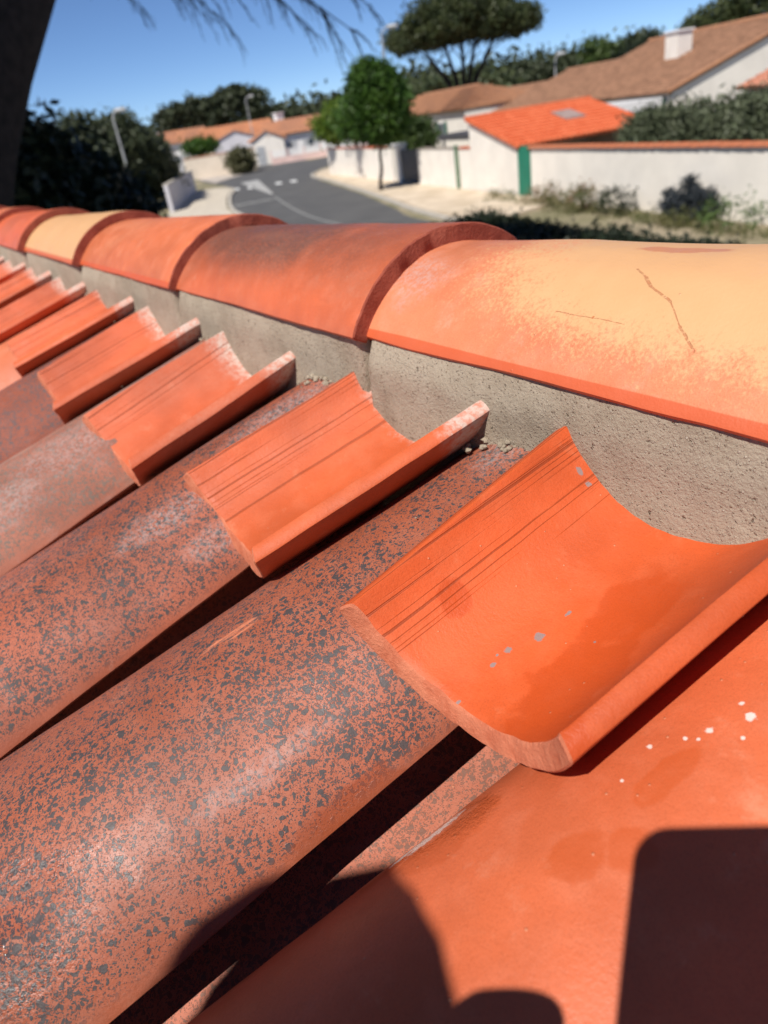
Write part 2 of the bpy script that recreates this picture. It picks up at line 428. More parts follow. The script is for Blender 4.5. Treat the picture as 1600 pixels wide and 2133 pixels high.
# painted markings
def mark(pts, name='road_marking'):
    m = MB(); m.add([(x, y, .013) for x, y in pts], [tuple(range(len(pts)))]); return tag(m.build(name, M_paint), kind='structure')
def bar(cx, cy, ax, ay, l, w):
    d = Vector((ax, ay)).normalized(); n = Vector((-d.y, d.x)); c = Vector((cx, cy))
    return [tuple(c + d*l/2*a + n*w/2*b) for a, b in ((-1, -1), (1, -1), (1, 1), (-1, 1))]
for cx, cy in ((59.0, 27.3), (57.7, 28.0), (56.4, 29.9), (55.5, 30.8)):
    mark(bar(cx, cy, .9, .42, 2.4, .5), 'crossing_stripe')
mark([(65.6, 30.9), (65.1, 32.5), (48.2, 25.0), (48.1, 24.75)], 'painted_island').data.materials[0] = mat_simple('faded_paint', (.36, .355, .34), .85, .25, 6)
cl = smooth([(46, 23.9), (38, 20.6), (30.4, 17.9), (20, 15.4)], 4)
ribbon([(p[0]-.03, p[1]+.07) for p in cl], [(p[0]+.03, p[1]-.07) for p in cl], .013, 'centre_line', mat_simple('worn_paint', (.22, .22, .21), .85, .1, 4))
for cx, cy in ((45.4, 20.9), (45.1, 21.8), (44.9, 22.7)):
    o = mark(bar(cx, cy, .25, .97, .75, 1.3), 'worn_marking'); o.data.materials[0] = bpy.data.materials['worn_paint']

# ------------------------------------------------------------------ the house we look over
def P(x, y, z): return (x, y, z + H)
TA = math.tan(R(15.5))
house = empty('ridge_house', (0, 0, 0), 'house with fresh terracotta canal tiles and a mortared ridge filling the foreground', 'house')
def off(y, z): return z + (y-.28)*TA            # height of a line parallel to the slope that passes z at the mortar
M_wallown = mat_simple('own_render', (.74, .70, .64), .9, .05, 1.2, .25, 40)
mb = MB(); mb.prism([(-2, -.02, 0), (-2, 3.1, 0), (-2, 3.1, H-.36-2.7*.28), (-2, .385, H-.385), (-2, -.02, H+off(-.02, -.373))], (7, 0, 0)); mb.build('wall', M_wallown, house)
mb = MB(); mb.prism([(-2.05, -.13, H+off(-.13, -.366)), (-2.05, .385, H+off(.385, -.366)), (-2.05, 3.25, H+off(.385, -.366)-2.865*.28), (-2.05, 3.25, H+off(.385, -.336)-2.865*.28), (-2.05, .385, H+off(.385, -.336)), (-2.05, -.13, H+off(-.13, -.336))], (7.1, 0, 0))
mb.build('roof_deck', mat_simple('deck_underlay', (.32, .10, .05), .9, .2, 6), house)

# cover tiles ---------------------------------------------------
fade_low = lambda t: t.ramp(t.xyz()[2], -.049, -.041)
cover_mats = {
 0: terracotta('clay_plain_orange', (.62, .138, .052), rough=.50, spec=.38, wet=[(.076, .287, .017, .027), (.0187, .318, .009, .012), (.008, .333, .008, .009), (.0195, .363, .006, .016), (.088, .262, .008, .02)], gloss=[(.085, .283, .009, .016), (.072, .30, .01, .012)],
               flecks=[(.0154, .4013, .0017, .0020), (.0222, .3876, .0011, .0017), (.0222, .3817, .0006, .0007), (.0338, .368, .0012, .0010), (.0216, .4042, .0009, .001), (.026, .379, .0008, .0008), (.011, .392, .0009, .0009), (.085, .283, .0032, .014), (.0885, .270, .002, .010), (.03, .35, .0007, .0007)], dots=.9),
 1: terracotta('clay_speckled', (.335, .086, .038), 'speck', rough=.55, haze=.10, haze_col=(.34, .26, .23), wet=[(-.092, .29, .008, .03), (-.08, .09, .02, .03)], gloss=[(-.052, .120, .022, .050), (-.047, .09, .018, .03)], scuff=[(-.062, .262, .005, .04), (.017, .478, .016, .02)], strips=[(.0155, .282, .0035, .020)], extra=fade_low, spec=.55),
 2: terracotta('clay_speckled_hazy', (.35, .090, .043), 'speck', rough=.6, haze=.40, haze_col=(.42, .34, .32), extra=fade_low, scuff=[(-.036, .31, .014, .035), (-.006, .44, .02, .05), (-.07, .33, .008, .02)], spec=.4),
 3: terracotta('clay_speckled_limed', (.35, .115, .068), 'speck', rough=.6, haze=.85, haze_col=(.46, .36, .29), dark=(.13, .09, .07), extra=fade_low, scuff=[(-.03, .3, .03, .06), (.01, .4, .03, .06), (-.05, .22, .02, .04)], spec=.3),
 4: terracotta('clay_speckled_soft', (.34, .092, .05), 'speck', rough=.66, haze=.45, haze_col=(.38, .29, .27), dark=(.09, .07, .07), extra=fade_low, spec=.3),
}
plain2 = terracotta('clay_peach', (.62, .17, .075), rough=.5, haze=.3, haze_col=(.62, .40, .30))
cover_x = [.085, .302, .525, .757, 1.005, 1.24]
while cover_x[-1] < 4.6: cover_x.append(cover_x[-1] + .231 + random.uniform(-.008, .008))
neg = [.085-.232*i for i in range(1, 9)]
cover_labels = {0: 'plain orange cover tile with damp stains and pale flecks', 1: 'glossy orange cover tile with sharp dark grey speckles', 2: 'speckled cover tile with a white bloom',
                3: 'speckled cover tile hazed tan and white', 4: 'softly speckled brownish cover tile'}
cov_mesh_cache = {}
def cover(x14, mi, yaw, seed, hero, label=None):
    top = P(x14 - yaw*.16, .30, off(.30, -.190)); bot = P(x14 + yaw*.32, -.185, off(-.185, -.190))
    Mx, L = between(bot, top)
    if mi == 1 and hero: Mx = Mx @ Matrix.Rotation(R(-2), 4, 'Y')
    mat = cover_mats.get(mi, plain2)
    if hero:
        me = tile_mesh('cover_tile', mat, L, .103, .083, .052, .043, .012, 1, 40, 40, .0012, seed, .0008)
    else:
        if mi not in cov_mesh_cache: cov_mesh_cache[mi] = tile_mesh('cover_tile', mat, .502, .103, .083, .052, .043, .012, 1, 18, 10, .001, 50+mi)
        me = cov_mesh_cache[mi]
    o = link('cover_tile', me, house, mat4=Mx)
    if label: o['label'] = label
    return o
kinds = [0, 1, 2, 3, 4, 9, 2, 0, 4, 3, 9, 1, 2, 4, 9, 3, 1, 2, 4, 9]
for i, x in enumerate(cover_x):
    cover(x, kinds[i % len(kinds)], (.14, .15, .09, .07, .07, .07)[i] if i < 6 else .05, i+1, i < 4, cover_labels.get(i))
for i, x in enumerate(neg): cover(x, [9, 2, 0, 4][i % 4], .06, 60+i, False)

# channel tiles under the gaps ----------------------------------
M_chan = terracotta('clay_channel_speckled', (.46, .140, .078), 'speck', rough=.6, dark=(.15, .07, .048), wet=[(-.02, .22, .016, .035), (.03, .11, .012, .03)], flecks=[(-.045, .19, .003, .002), (-.04, .16, .002, .002), (-.047, .13, .002, .003)], dots=.9)
chan_mesh = tile_mesh('channel_tile', M_chan, .50, .082, .082, .050, .050, .012, -1, 20, 12, .001, 31)
xs_all = sorted(neg + cover_x)
for a, b in zip(xs_all[:-1], xs_all[1:]):
    xm = (a+b)/2
    Mx, L = between(P(xm + .040, -.17, off(-.17, -.306)), P(xm-.005, .31, off(.31, -.306)))
    link('channel_tile', chan_mesh, house, mat4=Mx)

# short channel offcuts bedded against the ridge ----------------
M_cut = [terracotta('clay_fresh_orange', (.57, .093, .022), rough=.55, spec=.35, lime=(.158, .170, .7), grooves=(.040, .078, 330), wet=[(.046, .047, .008, .009), (-.030, .055, .022, .03), (-.02, .10, .018, .028), (-.05, .02, .03, .016)], flecks=[(.0058, .0637, .0022, .0026), (.0112, .048, .0013, .0020), (.0052, .0827, .0010, .0022), (.0102, .0376, .0011, .0018), (.0069, .0116, .0009, .0018), (.0552, .1486, .0016, .0016), (.049, .147, .0012, .0014), (-.0186, .0768, .0006, .0006), (.013, .0425, .0006, .0008)], fleck_col=(.25, .20, .19), dots=.9),
         terracotta('clay_fresh_orange_smooth', (.57, .108, .033), rough=.55, spec=.35, grooves=(.036, .078, 300), dots=.8, haze=.10, haze_col=(.66, .36, .24), lime=(.145, .165, .85)),
         terracotta('clay_fresh_orange_dusty', (.55, .112, .042), rough=.6, spec=.3, haze=.16, haze_col=(.62, .40, .30), grooves=(.050, .08, 260), dots=.7, lime=(.135, .165, .95))]
def raw_clay(name, a, b):
    t = NT(name); n = t.noise(60, detail=5, rough=.7); n2 = t.noise(420, detail=4, rough=.7)
    c = t.mix(t.ramp(n, .35, .65), a, b); c = t.mix(t.ramp(n2, .55, .75, 0, .4), c, tuple(min(1, q*1.5+.05) for q in b))
    return t.fin(c, .85, t.bump(t.math('ADD', t.math('MULTIPLY', n, 1.5), n2), .8, .0012), .25)
M_raw = raw_clay('raw_cut_clay', (.46, .125, .062), (.56, .185, .10)); M_rawshade = raw_clay('raw_shaded_clay', (.25, .055, .032), (.34, .085, .05))  # ridge tile ends: raw clay colour darkened to stand for their dim light
cuts = [((.1925, .137, -.176), (.177, .315, -.175), .0715, .0790, 0), ((.423, .136, -.183), (.386, .315, -.180), .0800, .0785, 1), ((.652, .130, -.186), (.640, .315, -.186), .0850, .0790, 2),
        ((.884, .130, -.186), (.862, .315, -.184), .084, .090, 2), ((1.115, .135, -.186), (1.090, .315, -.184), .084, .090, 1), ((1.350, .13, -.186), (1.33, .315, -.184), .085, .088, 2)]
x = 1.583
while x < 4.6:
    cuts.append(((x, .13+random.uniform(-.006, .006), -.186), (x-.02, .315, -.184), .084, .088, random.choice((1, 2)))); x += .231
for i in range(1, 8): cuts.append(((.160-.232*i, .132, -.186), (.15-.232*i, .315, -.184), .082, .086, 1+i % 2))
cut_labels = ['sharp orange offcut with drawn grooves and grey mortar flecks', 'smooth orange offcut beside the sharp one', 'dusty orange offcut with a chalky rim']
for i, (a, b, w0, w1, mi) in enumerate(cuts):
    s = .044
    pa = P(a[0], a[1], off(a[1], a[2]-s)); pb = P(b[0], b[1], off(b[1], b[2]-s))
    Mx, L = between(pa, pb)
    hero = i < 4
    me = tile_mesh('ridge_offcut_tile', M_cut[mi], L, w0, w1, s, s, .0108, -1, 44 if hero else 16, 26 if hero else 8, .0012, 100+i, .0018 if hero else .001, (.020, .014, .006)[i] if i < 3 else .003, (.0046 if hero else .002), M_raw)
    o = link('ridge_offcut_tile', me, house, mat4=Mx)
    if i < 3: o['label'] = cut_labels[i]

# mortar bed ------------------------------------------------------
def mortar_mat():
    t = NT('sand_mortar'); a = t.noise(9, detail=5); b = t.noise(430, detail=5, rough=.72); c2 = t.noise(60, detail=4)
    col = t.mix(t.ramp(a, .3, .7), (.30, .245, .18), (.42, .35, .265)); col = t.mix(t.ramp(c2, .35, .7, 0, .5), col, (.43, .365, .28))
    vo = t.n('ShaderNodeTexVoronoi'); vo.inputs['Scale'].default_value = 620; t.l(t.tc, vo.inputs['Vector'])
    rc = t.xyz(vo.outputs['Color'])
    grain = t.math('MULTIPLY', t.ramp(vo.outputs['Distance'], .45, .30), t.ramp(rc[0], .72, .76))
    gcol = t.mix(rc[1], (.17, .10, .06), (.60, .52, .42))
    col = t.mix(t.math('MULTIPLY', grain, .55), col, gcol)
    hole = t.ramp(t.noise(210, detail=3), .34, .27)
    col = t.mix(t.math('MULTIPLY', hole, .6), col, (.16, .12, .08))
    h = t.math('SUBTRACT', t.math('ADD', t.math('MULTIPLY', b, 1.1), t.math('MULTIPLY', grain, .7)), t.math('MULTIPLY', hole, 1.2))
    return t.fin(col, .95, t.bump(h, .9, .0016), .2)
M_mortar = mortar_mat()
RX = [-.80, -.38, .03, .45, .838, 1.26, 1.69, 2.11, 2.53, 2.95, 3.37, 3.79, 4.21]
for i in range(len(RX)-1):
    x0, x1 = RX[i]+.0025, RX[i+1]-.002
    near = 2 <= i <= 4
    nx, nz = (110, 30) if near else (24, 8)
    m = MB(); vs = []; fs = []
    z0, z1 = -.312, -.139
    yb = .30
    for j in range(nz+1):
        for q in range(nx+1):
            xx = x0 + (x1-x0)*q/nx; zz = z0 + (z1-z0)*j/nz
            e = min(xx-x0, x1-xx)
            bl_ = max(0, min(1, (zz+.165)/.024)); tp_ = max(0, xx-x0)/.475; yy = .377 - (.101 - .013*tp_*bl_) + .0045 - .010*.6*max(0, (-.19-zz))/.08 + noise.noise(Vector((xx*9, zz*9, 2)))*.0015 + noise.noise(Vector((xx*45, zz*45, 7)))*.0013 + noise.noise(Vector((xx*160, zz*160, 4)))*.0006
            yy += max(0, .004-e)*.8 + (.002 if j == nz else 0)
            vs.append(P(xx, yy, zz + (noise.noise(Vector((xx*20, 3, 3)))*.0015 if j == nz else 0)))
    for j in range(nz):
        for q in range(nx):
            a = j*(nx+1)+q; fs.append((a, a+1, a+nx+2, a+nx+1))
    n0 = len(vs)
    vs += [P(x0, .47, z0), P(x1, .47, z0), P(x1, .47, z1), P(x0, .47, z1)]
    top = [nz*(nx+1)+q for q in range(nx+1)]; bot = list(range(nx+1))
    fs += [tuple(top) + (n0+2, n0+3), tuple(bot[::-1]) + (n0, n0+1), (n0+1, n0, n0+3, n0+2)]
    lft = [j*(nx+1) for j in range(nz+1)]; rgt = [j*(nx+1)+nx for j in range(nz+1)]
    fs += [tuple(lft) + (n0+3, n0), tuple(rgt[::-1]) + (n0+1, n0+2)]
    m.v = vs; m.f = fs
    m.build('mortar_bed', M_mortar, house, 60)
mb = MB(); mb.box(P(RX[0], .292, -.312), P(RX[-1], .46, -.15)); mb.build('mortar_core', mat_simple('dark_mortar', (.10, .078, .05), .95, .3, 90, .6, 200), house)
# crumbs of mortar and grit
mb = MB()
def lump(c, r, seed):
    vs = []; n = 6
    for a in range(4):
        th = math.pi*(a+.5)/4
        for b in range(n):
            ph = 2*math.pi*b/n
            d = Vector((math.sin(th)*math.cos(ph), math.sin(th)*math.sin(ph), math.cos(th)*.75))
            vs.append(Vector(c) + d*r*(1 + .5*noise.noise(d*2.2 + Vector((seed, 0, 0)))))
    fs = [(a*n+b, (a+1)*n+b, (a+1)*n+(b+1) % n, a*n+(b+1) % n) for a in range(3) for b in range(n)] + [tuple(range(n)), tuple(range(3*n, 4*n))[::-1]]
    mb.add(vs, fs)
k = 0
for i, x in enumerate(cover_x[:7]):
    for q in range(26 if i < 4 else 10):
        xx = x - .008 + random.gauss(0, .024); dx = (xx-x+.01)
        yy = .281 - abs(random.gauss(0, .005)); k += 1
        lump(P(xx, yy, off(yy, -.190) - dx*dx/.17 + random.uniform(0, .0015)), random.uniform(.0008, .0028), k)
for q in range(34):                                   # grit in the gaps and on the tiles
    i = random.randint(0, 4); xx = cover_x[i] + random.uniform(-.09, .09); yy = random.uniform(.17, .27); k += 1
    lump(P(xx, yy, off(yy, -.188) - (xx-cover_x[i])**2/.17), random.uniform(.0005, .0012), k)
tag(mb.build('mortar_crumbs', M_mortar, house, 50), kind='stuff')

# ridge tiles -----------------------------------------------------
strip = lambda t: t.math('MULTIPLY', t.ramp(t.math('SUBTRACT', t.xyz()[2], t.math('MULTIPLY', t.xyz()[1], .024)), -.0532, -.0540), .85)
cream_a = lambda t: t.math('MULTIPLY', t.ramp(t.math('SUBTRACT', t.xyz()[2], t.math('MULTIPLY', t.xyz()[1], .03)), -.056, -.010, .26, 1.0), t.ramp(t.xyz()[1], .44, .20, .10, 1.0))
smoke_a = lambda t: t.math('MULTIPLY', t.ramp(t.xyz()[2], -.044, -.010), t.ramp(t.xyz()[1], .02, .16, .5, 1.0))
ridge_mats = [
 terracotta('ridge_cream', (.64, .20, .095), 'cream', end_face=True, rough=.5, extra=cream_a, edge_strip=strip, wet=[(.006, .215, .006, .030)], cracks=[(.034, .224, .041, .213, .0007), (.041, .213, .047, .206, .0011), (.047, .206, .056, .188, .0008), (.056, .188, .068, .174, .0004), (.068, .174, .078, .160, .0008), (.067, .254, .070, .205, .0003)], flecks=[(.0685, .2265, .0006, .0007)], fleck_col=(.46, .16, .055), scuff=[(.05, .40, .02, .03), (.0, .1, .03, .05)]),
 terracotta('ridge_smoked', (.56, .125, .05), 'smoke', end_face=True, rough=.45, extra=smoke_a, haze=.25, haze_col=(.42, .22, .15)),
 terracotta('ridge_peach', (.62, .16, .066), end_face=True, rough=.48, haze=.45, haze_col=(.66, .30, .16), edge_strip=strip),
 terracotta('ridge_pale_cream', (.62, .19, .075), 'cream', end_face=True, rough=.5, edge_strip=strip, extra=lambda t: t.ramp(t.xyz()[1], .46, .40, .3, 1.2)),
 terracotta('ridge_orange', (.60, .12, .045), end_face=True, rough=.45, haze=.2, haze_col=(.6, .3, .2)),
]
M_end = None
seq = {0: 2, 1: 4, 2: 0, 3: 1, 4: 2, 5: 3, 6: 4, 7: 2, 8: 4, 9: 3, 10: 1, 11: 2}
rl = {2: 'cream yellow ridge tile with a bare orange edge and hairline scratches', 3: 'smoky brown and orange ridge tile', 4: 'peach orange ridge tile', 5: 'pale cream ridge tile', 6: 'orange red ridge tile'}
for i in range(len(RX)-1):
    hero = i in (2, 3, 4)
    x0 = RX[i]; x1 = RX[i]+.475
    jit = random.uniform(-.002, .002)
    Mx, L = between(P(x0, .377+jit, -.0835), P(x1, .377, -.0990))
    me = tile_mesh('ridge_tile', ridge_mats[seq[i]], L, .101, .088, .0575, .0455, .0135 if i != 3 else .0150, 1, 48 if hero else 24, 30 if hero else 10, .0014, 200+i, .0030 if hero else .001, 0, 0, M_rawshade)
    o = link('ridge_tile', me, house, mat4=Mx)
    if i in rl: o['label'] = rl[i]

# far slope: low detail tiles beyond the ridge
mb = MB()
def corrug(mb, o, across, down, ncol, nrow, tw, tl, rad=.09, seg=5, lift=.03):
    """rows of overlapping half-round cover tiles; o corner at the top, across/down unit vectors"""
    o = Vector(o); a = Vector(across).normalized(); d = Vector(down).normalized(); n = a.cross(d)
    if n.z < 0: n = -n
    for c in range(ncol):
        for r in range(nrow):
            ctr = o + a*tw*(c+.5 + random.uniform(-.04, .04)); p0 = ctr + d*tl*r; p1 = ctr + d*tl*(r+1.12)
            vs = []
            for (p, rr, lf) in ((p0, rad*.86, 0), (p1, rad, lift)):
                for s in range(seg+1):
                    an = math.pi*s/seg
                    vs.append(p + a*(-math.cos(an)*rr) + n*(math.sin(an)*rr*.75 + lf*.6))
            k = seg+1
            mb.add(vs, [(s, s+1, k+s+1, k+s) for s in range(seg)] + [tuple(range(k, 2*k))])
corrug(mb, P(-2, .50, -.235), (1, 0, 0), (0, 1, -.28), 30, 7, .235, .40)
tag(mb.build('far_slope_tiles', terracotta('clay_far_slope', (.52, .12, .05), rough=.5), house, 60), kind='stuff')

# ------------------------------------------------------------------ the street opposite (street frame: s along the wall, n behind it)
SA = Vector((11.7, 19.8, 0)); SDv = Vector((.953, .303, 0)).normalized(); SNv = Vector((-SDv.y, SDv.x, 0))
def S(s, n, z=0): return SA + SDv*s + SNv*n + Vector((0, 0, z))
def sbox(mb, s0, s1, n0, n1, z0, z1):
    p = [S(s0, n0), S(s1, n0), S(s1, n1), S(s0, n1)]
    return mb.prism([(q.x, q.y, z0) for q in p], (0, 0, z1-z0))
def smat(o): o.rotation_euler = (0, 0, math.atan2(SDv.y, SDv.x))

M_tile_or = terracotta('roof_clay_orange', (.56, .125, .045), rough=.6)
def roof_clay(name, a, b, sc=2.2):
    t = NT(name); n = t.noise(sc, detail=6, rough=.7); n2 = t.noise(14, detail=3)
    c = t.mix(t.ramp(n, .35, .65), a, b); c = t.mix(t.ramp(n2, .5, .75, 0, .5), c, (.10, .06, .04))
    return t.fin(c, .85)
M_roof_brown = roof_clay('roof_clay_brown', (.21, .105, .058), (.36, .19, .11))
M_roof_tan = roof_clay('roof_clay_tan', (.40, .19, .095), (.30, .145, .08))
M_roof_pink = roof_clay('roof_clay_pink', (.56, .25, .16), (.48, .19, .11))
M_roof_far = roof_clay('roof_clay_far', (.50, .22, .11), (.36, .17, .10), .4)

def roof_plane(mb, e0, e1, r0, r1, tw=.25, tl=.38, rad=.11, thick=.06):
    """pitched roof slope from the eave e0-e1 up to the ridge r0-r1 (quads may taper): slab plus rows of half-round tiles"""
    e0, e1, r0, r1 = map(Vector, (e0, e1, r0, r1))
    n = (e1-e0).cross(r0-e0).normalized()
    if n.z < 0: n = -n
    mb.prism([e0, e1, r1, r0], -n*thick)
    cols = max(2, int((e1-e0).length/tw)); rows = max(2, int((r0-e0).length/tl))
    ax = (e1-e0).normalized(); seg = 4
    for c in range(cols):
        u = (c+.5)/cols
        b = e0.lerp(e1, u); t = r0.lerp(r1, u); d = (t-b)/rows
        for r in range(rows):
            p0 = b + d*(r-.06); p1 = b + d*(r+1.02); jit = random.uniform(-.012, .012); vs = []
            for p, rr, lf in ((p0, rad, .035), (p1, rad*.86, .0)):
                for q in range(seg+1):
                    an = math.pi*q/seg
                    vs.append(p + ax*(-math.cos(an)*rr + jit) + n*(math.sin(an)*rr*.75 + lf))
            k = seg+1
            mb.add(vs, [(q, q+1, k+q+1, k+q) for q in range(seg)] + [tuple(range(k))])

# boundary wall with coping tiles
bw = empty('boundary_wall', S(5, .1), 'long white rendered wall with a terracotta coping opposite the road', 'wall')
def child(mb, name, mat, root, smooth=None):
    o = mb.build(name, mat, root, smooth); o.location = -Vector(root.location) if root.rotation_euler.z == 0 else o.location; return o
mb = MB(); sbox(mb, -9, 11.05, 0, .22, -.05, 1.84); child(mb, 'wall_panel', M_white, bw)
cop = MB(); corr = []
pts = []
tw = .30
def coping_mesh():
    m = MB()
    for sgn_, w in ((1, .30),):
        vs = []; seg = 8
        for yy, rr in ((0, .20), (.44, .175)):
            for q in range(seg+1):
                an = math.pi*q/seg; vs.append((yy, -math.cos(an)*rr, math.sin(an)*rr*.62))
            for q in range(seg+1):
                an = math.pi*(1-q/seg); vs.append((yy, -math.cos(an)*(rr-.02), math.sin(an)*(rr-.02)*.62 - .004))
        k = 2*(seg+1)
        m.add(vs, [(q, q+1, k+q+1, k+q) for q in range(k-1)] + [(k-1, 0, k, 2*k-1)])
        m.add(vs[:k], [(q, q+1, k-2-q, k-1-q) for q in range(seg)]); m.add(vs[k:], [(q+1, q, k-1-q, k-2-q) for q in range(seg)])
    return m.mesh('coping_tile', roof_clay('coping_clay', (.52, .17, .07), (.40, .13, .06), 1.5), 50)
cpm = coping_mesh()
s_ = -9.0
while s_ < 10.9:
    o = link('coping_tile', cpm, bw); p = S(s_, .11, 1.845 + random.uniform(-.005, .005)); o.location = p - Vector(bw.location)
    o.rotation_euler = (0, random.uniform(-.01, .01), math.atan2(SDv.y, SDv.x) + random.uniform(-.015, .015)); s_ += .395

# garage with orange roof
gar = empty('garage', S(14, 3), 'small white garage with bright orange tiled roof and a green shutter at its corner', 'garage')
G0, G1, GN = 12.12, 16.75, 6.3
zl, zr = 1.92, 3.0
mb = MB(); mb.prism([S(G0, 0, 0), S(G1, 0, 0), S(G1, 0, zr), S(G0, 0, zl)], SNv*.2)                       # gable on the street
sbox(mb, G1-.2, G1, .2, GN, 0, zr-.05); mb.prism([S(G0, GN, 0), S(G1, GN, 0), S(G1, GN, zr), S(G0, GN, zl)], -SNv*.2)
child(mb, 'wall', M_white, gar)
mb = MB(); sbox(mb, 11.1, 12.1, -.02, .10, .02, 1.93); door = child(mb, 'green_shutter', M_green, gar)
for k in range(4):
    m2 = MB(); sbox(m2, 11.14+.24*k, 11.345+.24*k, -.045, -.0225, .06, 1.90); o = m2.build('board', M_green, door); o.location = (0, 0, 0)
mb = MB(); sbox(mb, 12.0, 12.12, GN-.35, GN-.15, 0, zl-.1); child(mb, 'post', M_green, gar)
mb = MB(); sbox(mb, G0-.12, G0+.02, -.06, GN+.05, zl-.10, zl-.01); child(mb, 'gutter', M_greenpost, gar)
mb = MB(); e0, e1, r0, r1 = S(G0-.25, -.12, zl-.03), S(G0-.25, GN+.1, zl-.03), S(G1+.1, -.12, zr+.04), S(G1+.1, GN+.1, zr+.04)
nrm = (e1-e0).cross(r0-e0).normalized(); nrm = nrm if nrm.z > 0 else -nrm
mb.prism([e0, e1, r1, r0], -nrm*.06); child(mb, 'roof_slab', M_tile_or, gar)
ncol, nrow = 27, 11
rt = MB(); seg = 5; dl = (r0-e0)/nrow; axn = (e1-e0).normalized()
vs = []
for k_, rr, lf in ((-.06, .112, .035), (1.03, .095, 0)):
    for q in range(seg+1):
        an = math.pi*q/seg; vs.append(dl*k_ + axn*(-math.cos(an)*rr) + nrm*(math.sin(an)*rr*.75+lf))
k = seg+1; rt.add(vs, [(q, q+1, k+q+1, k+q) for q in range(seg)] + [tuple(range(k))])
t = NT('garage_tile_clay'); oi = t.n('ShaderNodeObjectInfo'); c = t.mix(oi.outputs['Random'], (.58, .115, .036), (.66, .16, .06)); M_gt = t.fin(c, .6)
rtm = rt.mesh('roof_tile', M_gt, 50)
for c_ in range(ncol):
    for r_ in range(nrow):
        if 15 <= c_ <= 18 and 5 <= r_ <= 7: continue
        o = link('roof_tile', rtm, gar); p = e0.lerp(e1, (c_+.5)/ncol) + dl*r_ + axn*random.uniform(-.01, .01); o.location = p - Vector(gar.location); o.rotation_euler = (0, 0, random.uniform(-.02, .02))
a = e0.lerp(e1, 15/ncol) + dl*5; b = e0.lerp(e1, 19/ncol) + dl*5
mb = MB(); mb.prism([a + nrm*.02, b + nrm*.02, b + dl*3 + nrm*.02, a + dl*3 + nrm*.02], nrm*.09); child(mb, 'rooflight', mat_simple('rooflight_sheet', (.33, .24, .21), .6, .15, 2), gar)
mb = MB(); mb.tube([r0 - axn*0 + nrm*.05, r1 + nrm*.05], .10, 8); child(mb, 'ridge_cap', M_tile_or, gar, 50)

# wall left of the garage, green post, gate
wl = empty('low_wall', S(20, .1), 'white wall section left of the garage with a grey cap', 'wall')
mb = MB(); sbox(mb, 16.77, 23.8, .0, .22, -.05, 1.84); child(mb, 'wall_panel', M_white, wl)
mb = MB(); sbox(mb, 16.76, 18.0, -.03, .25, 1.842, 1.93); child(mb, 'coping', M_tile_or, wl)
mb = MB(); sbox(mb, 18.05, 23.8, -.03, .25, 1.842, 1.90); child(mb, 'cap', mat_simple('grey_cap', (.30, .26, .22), .9, .2, 2), wl)
pg = MB(); pg.tube([S(18.2, -.1, 0), S(18.2, -.1, 1.98)], .10, 8); pg.tube([S(18.2, -.1, 1.98), S(18.2, -.1, 2.04)], [.13, .04], 8)
tag(pg.build('green_post', M_greenpost, None, 40), 'slim grey green post against the white wall', 'post')
gate = empty('dark_gate', S(25.3, .1), 'dark grey solid gate between the wall and white pillars', 'gate')
for k in range(8):
    mb = MB(); sbox(mb, 23.9+.36*k, 24.225+.36*k, .08, .14, .08, 1.82); child(mb, 'plank', M_darkgrey, gate)
mb = MB(); sbox(mb, 23.85, 26.8, .145, .19, 1.55, 1.68); sbox(mb, 23.85, 26.8, .145, .19, .3, .43); child(mb, 'rail', M_darkgrey, gate)
for k, (s0, s1) in enumerate(((26.85, 27.35), (28.2, 28.7))):
    pr_ = empty('gate_pillar', S((s0+s1)/2, .2), ('white gate pillar beside the dark gate', 'white gate pillar farther from the dark gate')[k], 'pillar', 'gate pillars')
    mb = MB(); sbox(mb, s0, s1, 0, .5, 0, 2.0); child(mb, 'shaft', M_white, pr_)
    mb = MB(); sbox(mb, s0-.06, s1+.06, -.06, .56, 2.003, 2.12); child(mb, 'cap', M_whitecool, pr_)
fw = empty('far_wall', S(36, .2), 'white wall running on behind the street trees', 'wall')
mb = MB(); sbox(mb, 28.75, 44, .05, .27, -.05, 1.9); child(mb, 'wall_panel', M_white, fw)
mb = MB(); sbox(mb, 28.75, 44, .02, .30, 1.903, 1.98); child(mb, 'cap', M_tile_or, fw)
cpt = empty('carport', S(20.2, 2), 'flat dark carport roof behind the white wall', 'carport')
mb = MB(); sbox(mb, 17.2, 22.0, .6, 4.0, 2.15, 2.42); child(mb, 'roof', M_darkgrey, cpt)
for q in ((17.4, .8), (21.8, .8), (17.4, 3.8), (21.8, 3.8)):
    mb = MB(); sbox(mb, q[0], q[0]+.1, q[1], q[1]+.1, 0, 2.148); child(mb, 'post', M_grey, cpt)

def window(root, pts, dn, shutter=True, mshut=None):
    """pts: 4 corners of the opening, dn: outward unit vector"""
    p = [Vector(q) for q in pts]; dn = Vector(dn).normalized()
    mb = MB(); c = sum(p, Vector())/4
    mb.prism([q + dn*.004 for q in p], dn*.02); w = mb.build('window', M_whitecool, root); w.location = -Vector(root.location)
    mb = MB(); mb.prism([c + (q-c)*.84 + dn*.026 for q in p], dn*.008); mb.build('pane', M_glass, w)
    if shutter:
        e = p[1]-p[0]
        for a_, b_ in ((p[0]-e*.55, p[0]-e*.03), (p[1]+e*.03, p[1]+e*.55)):
            mb = MB(); v = p[3]-p[0]
            mb.prism([a_ + dn*.01, b_ + dn*.01, b_ + v + dn*.01, a_ + v + dn*.01], dn*.04); mb.build('shutter', mshut or M_darkgreen, w)

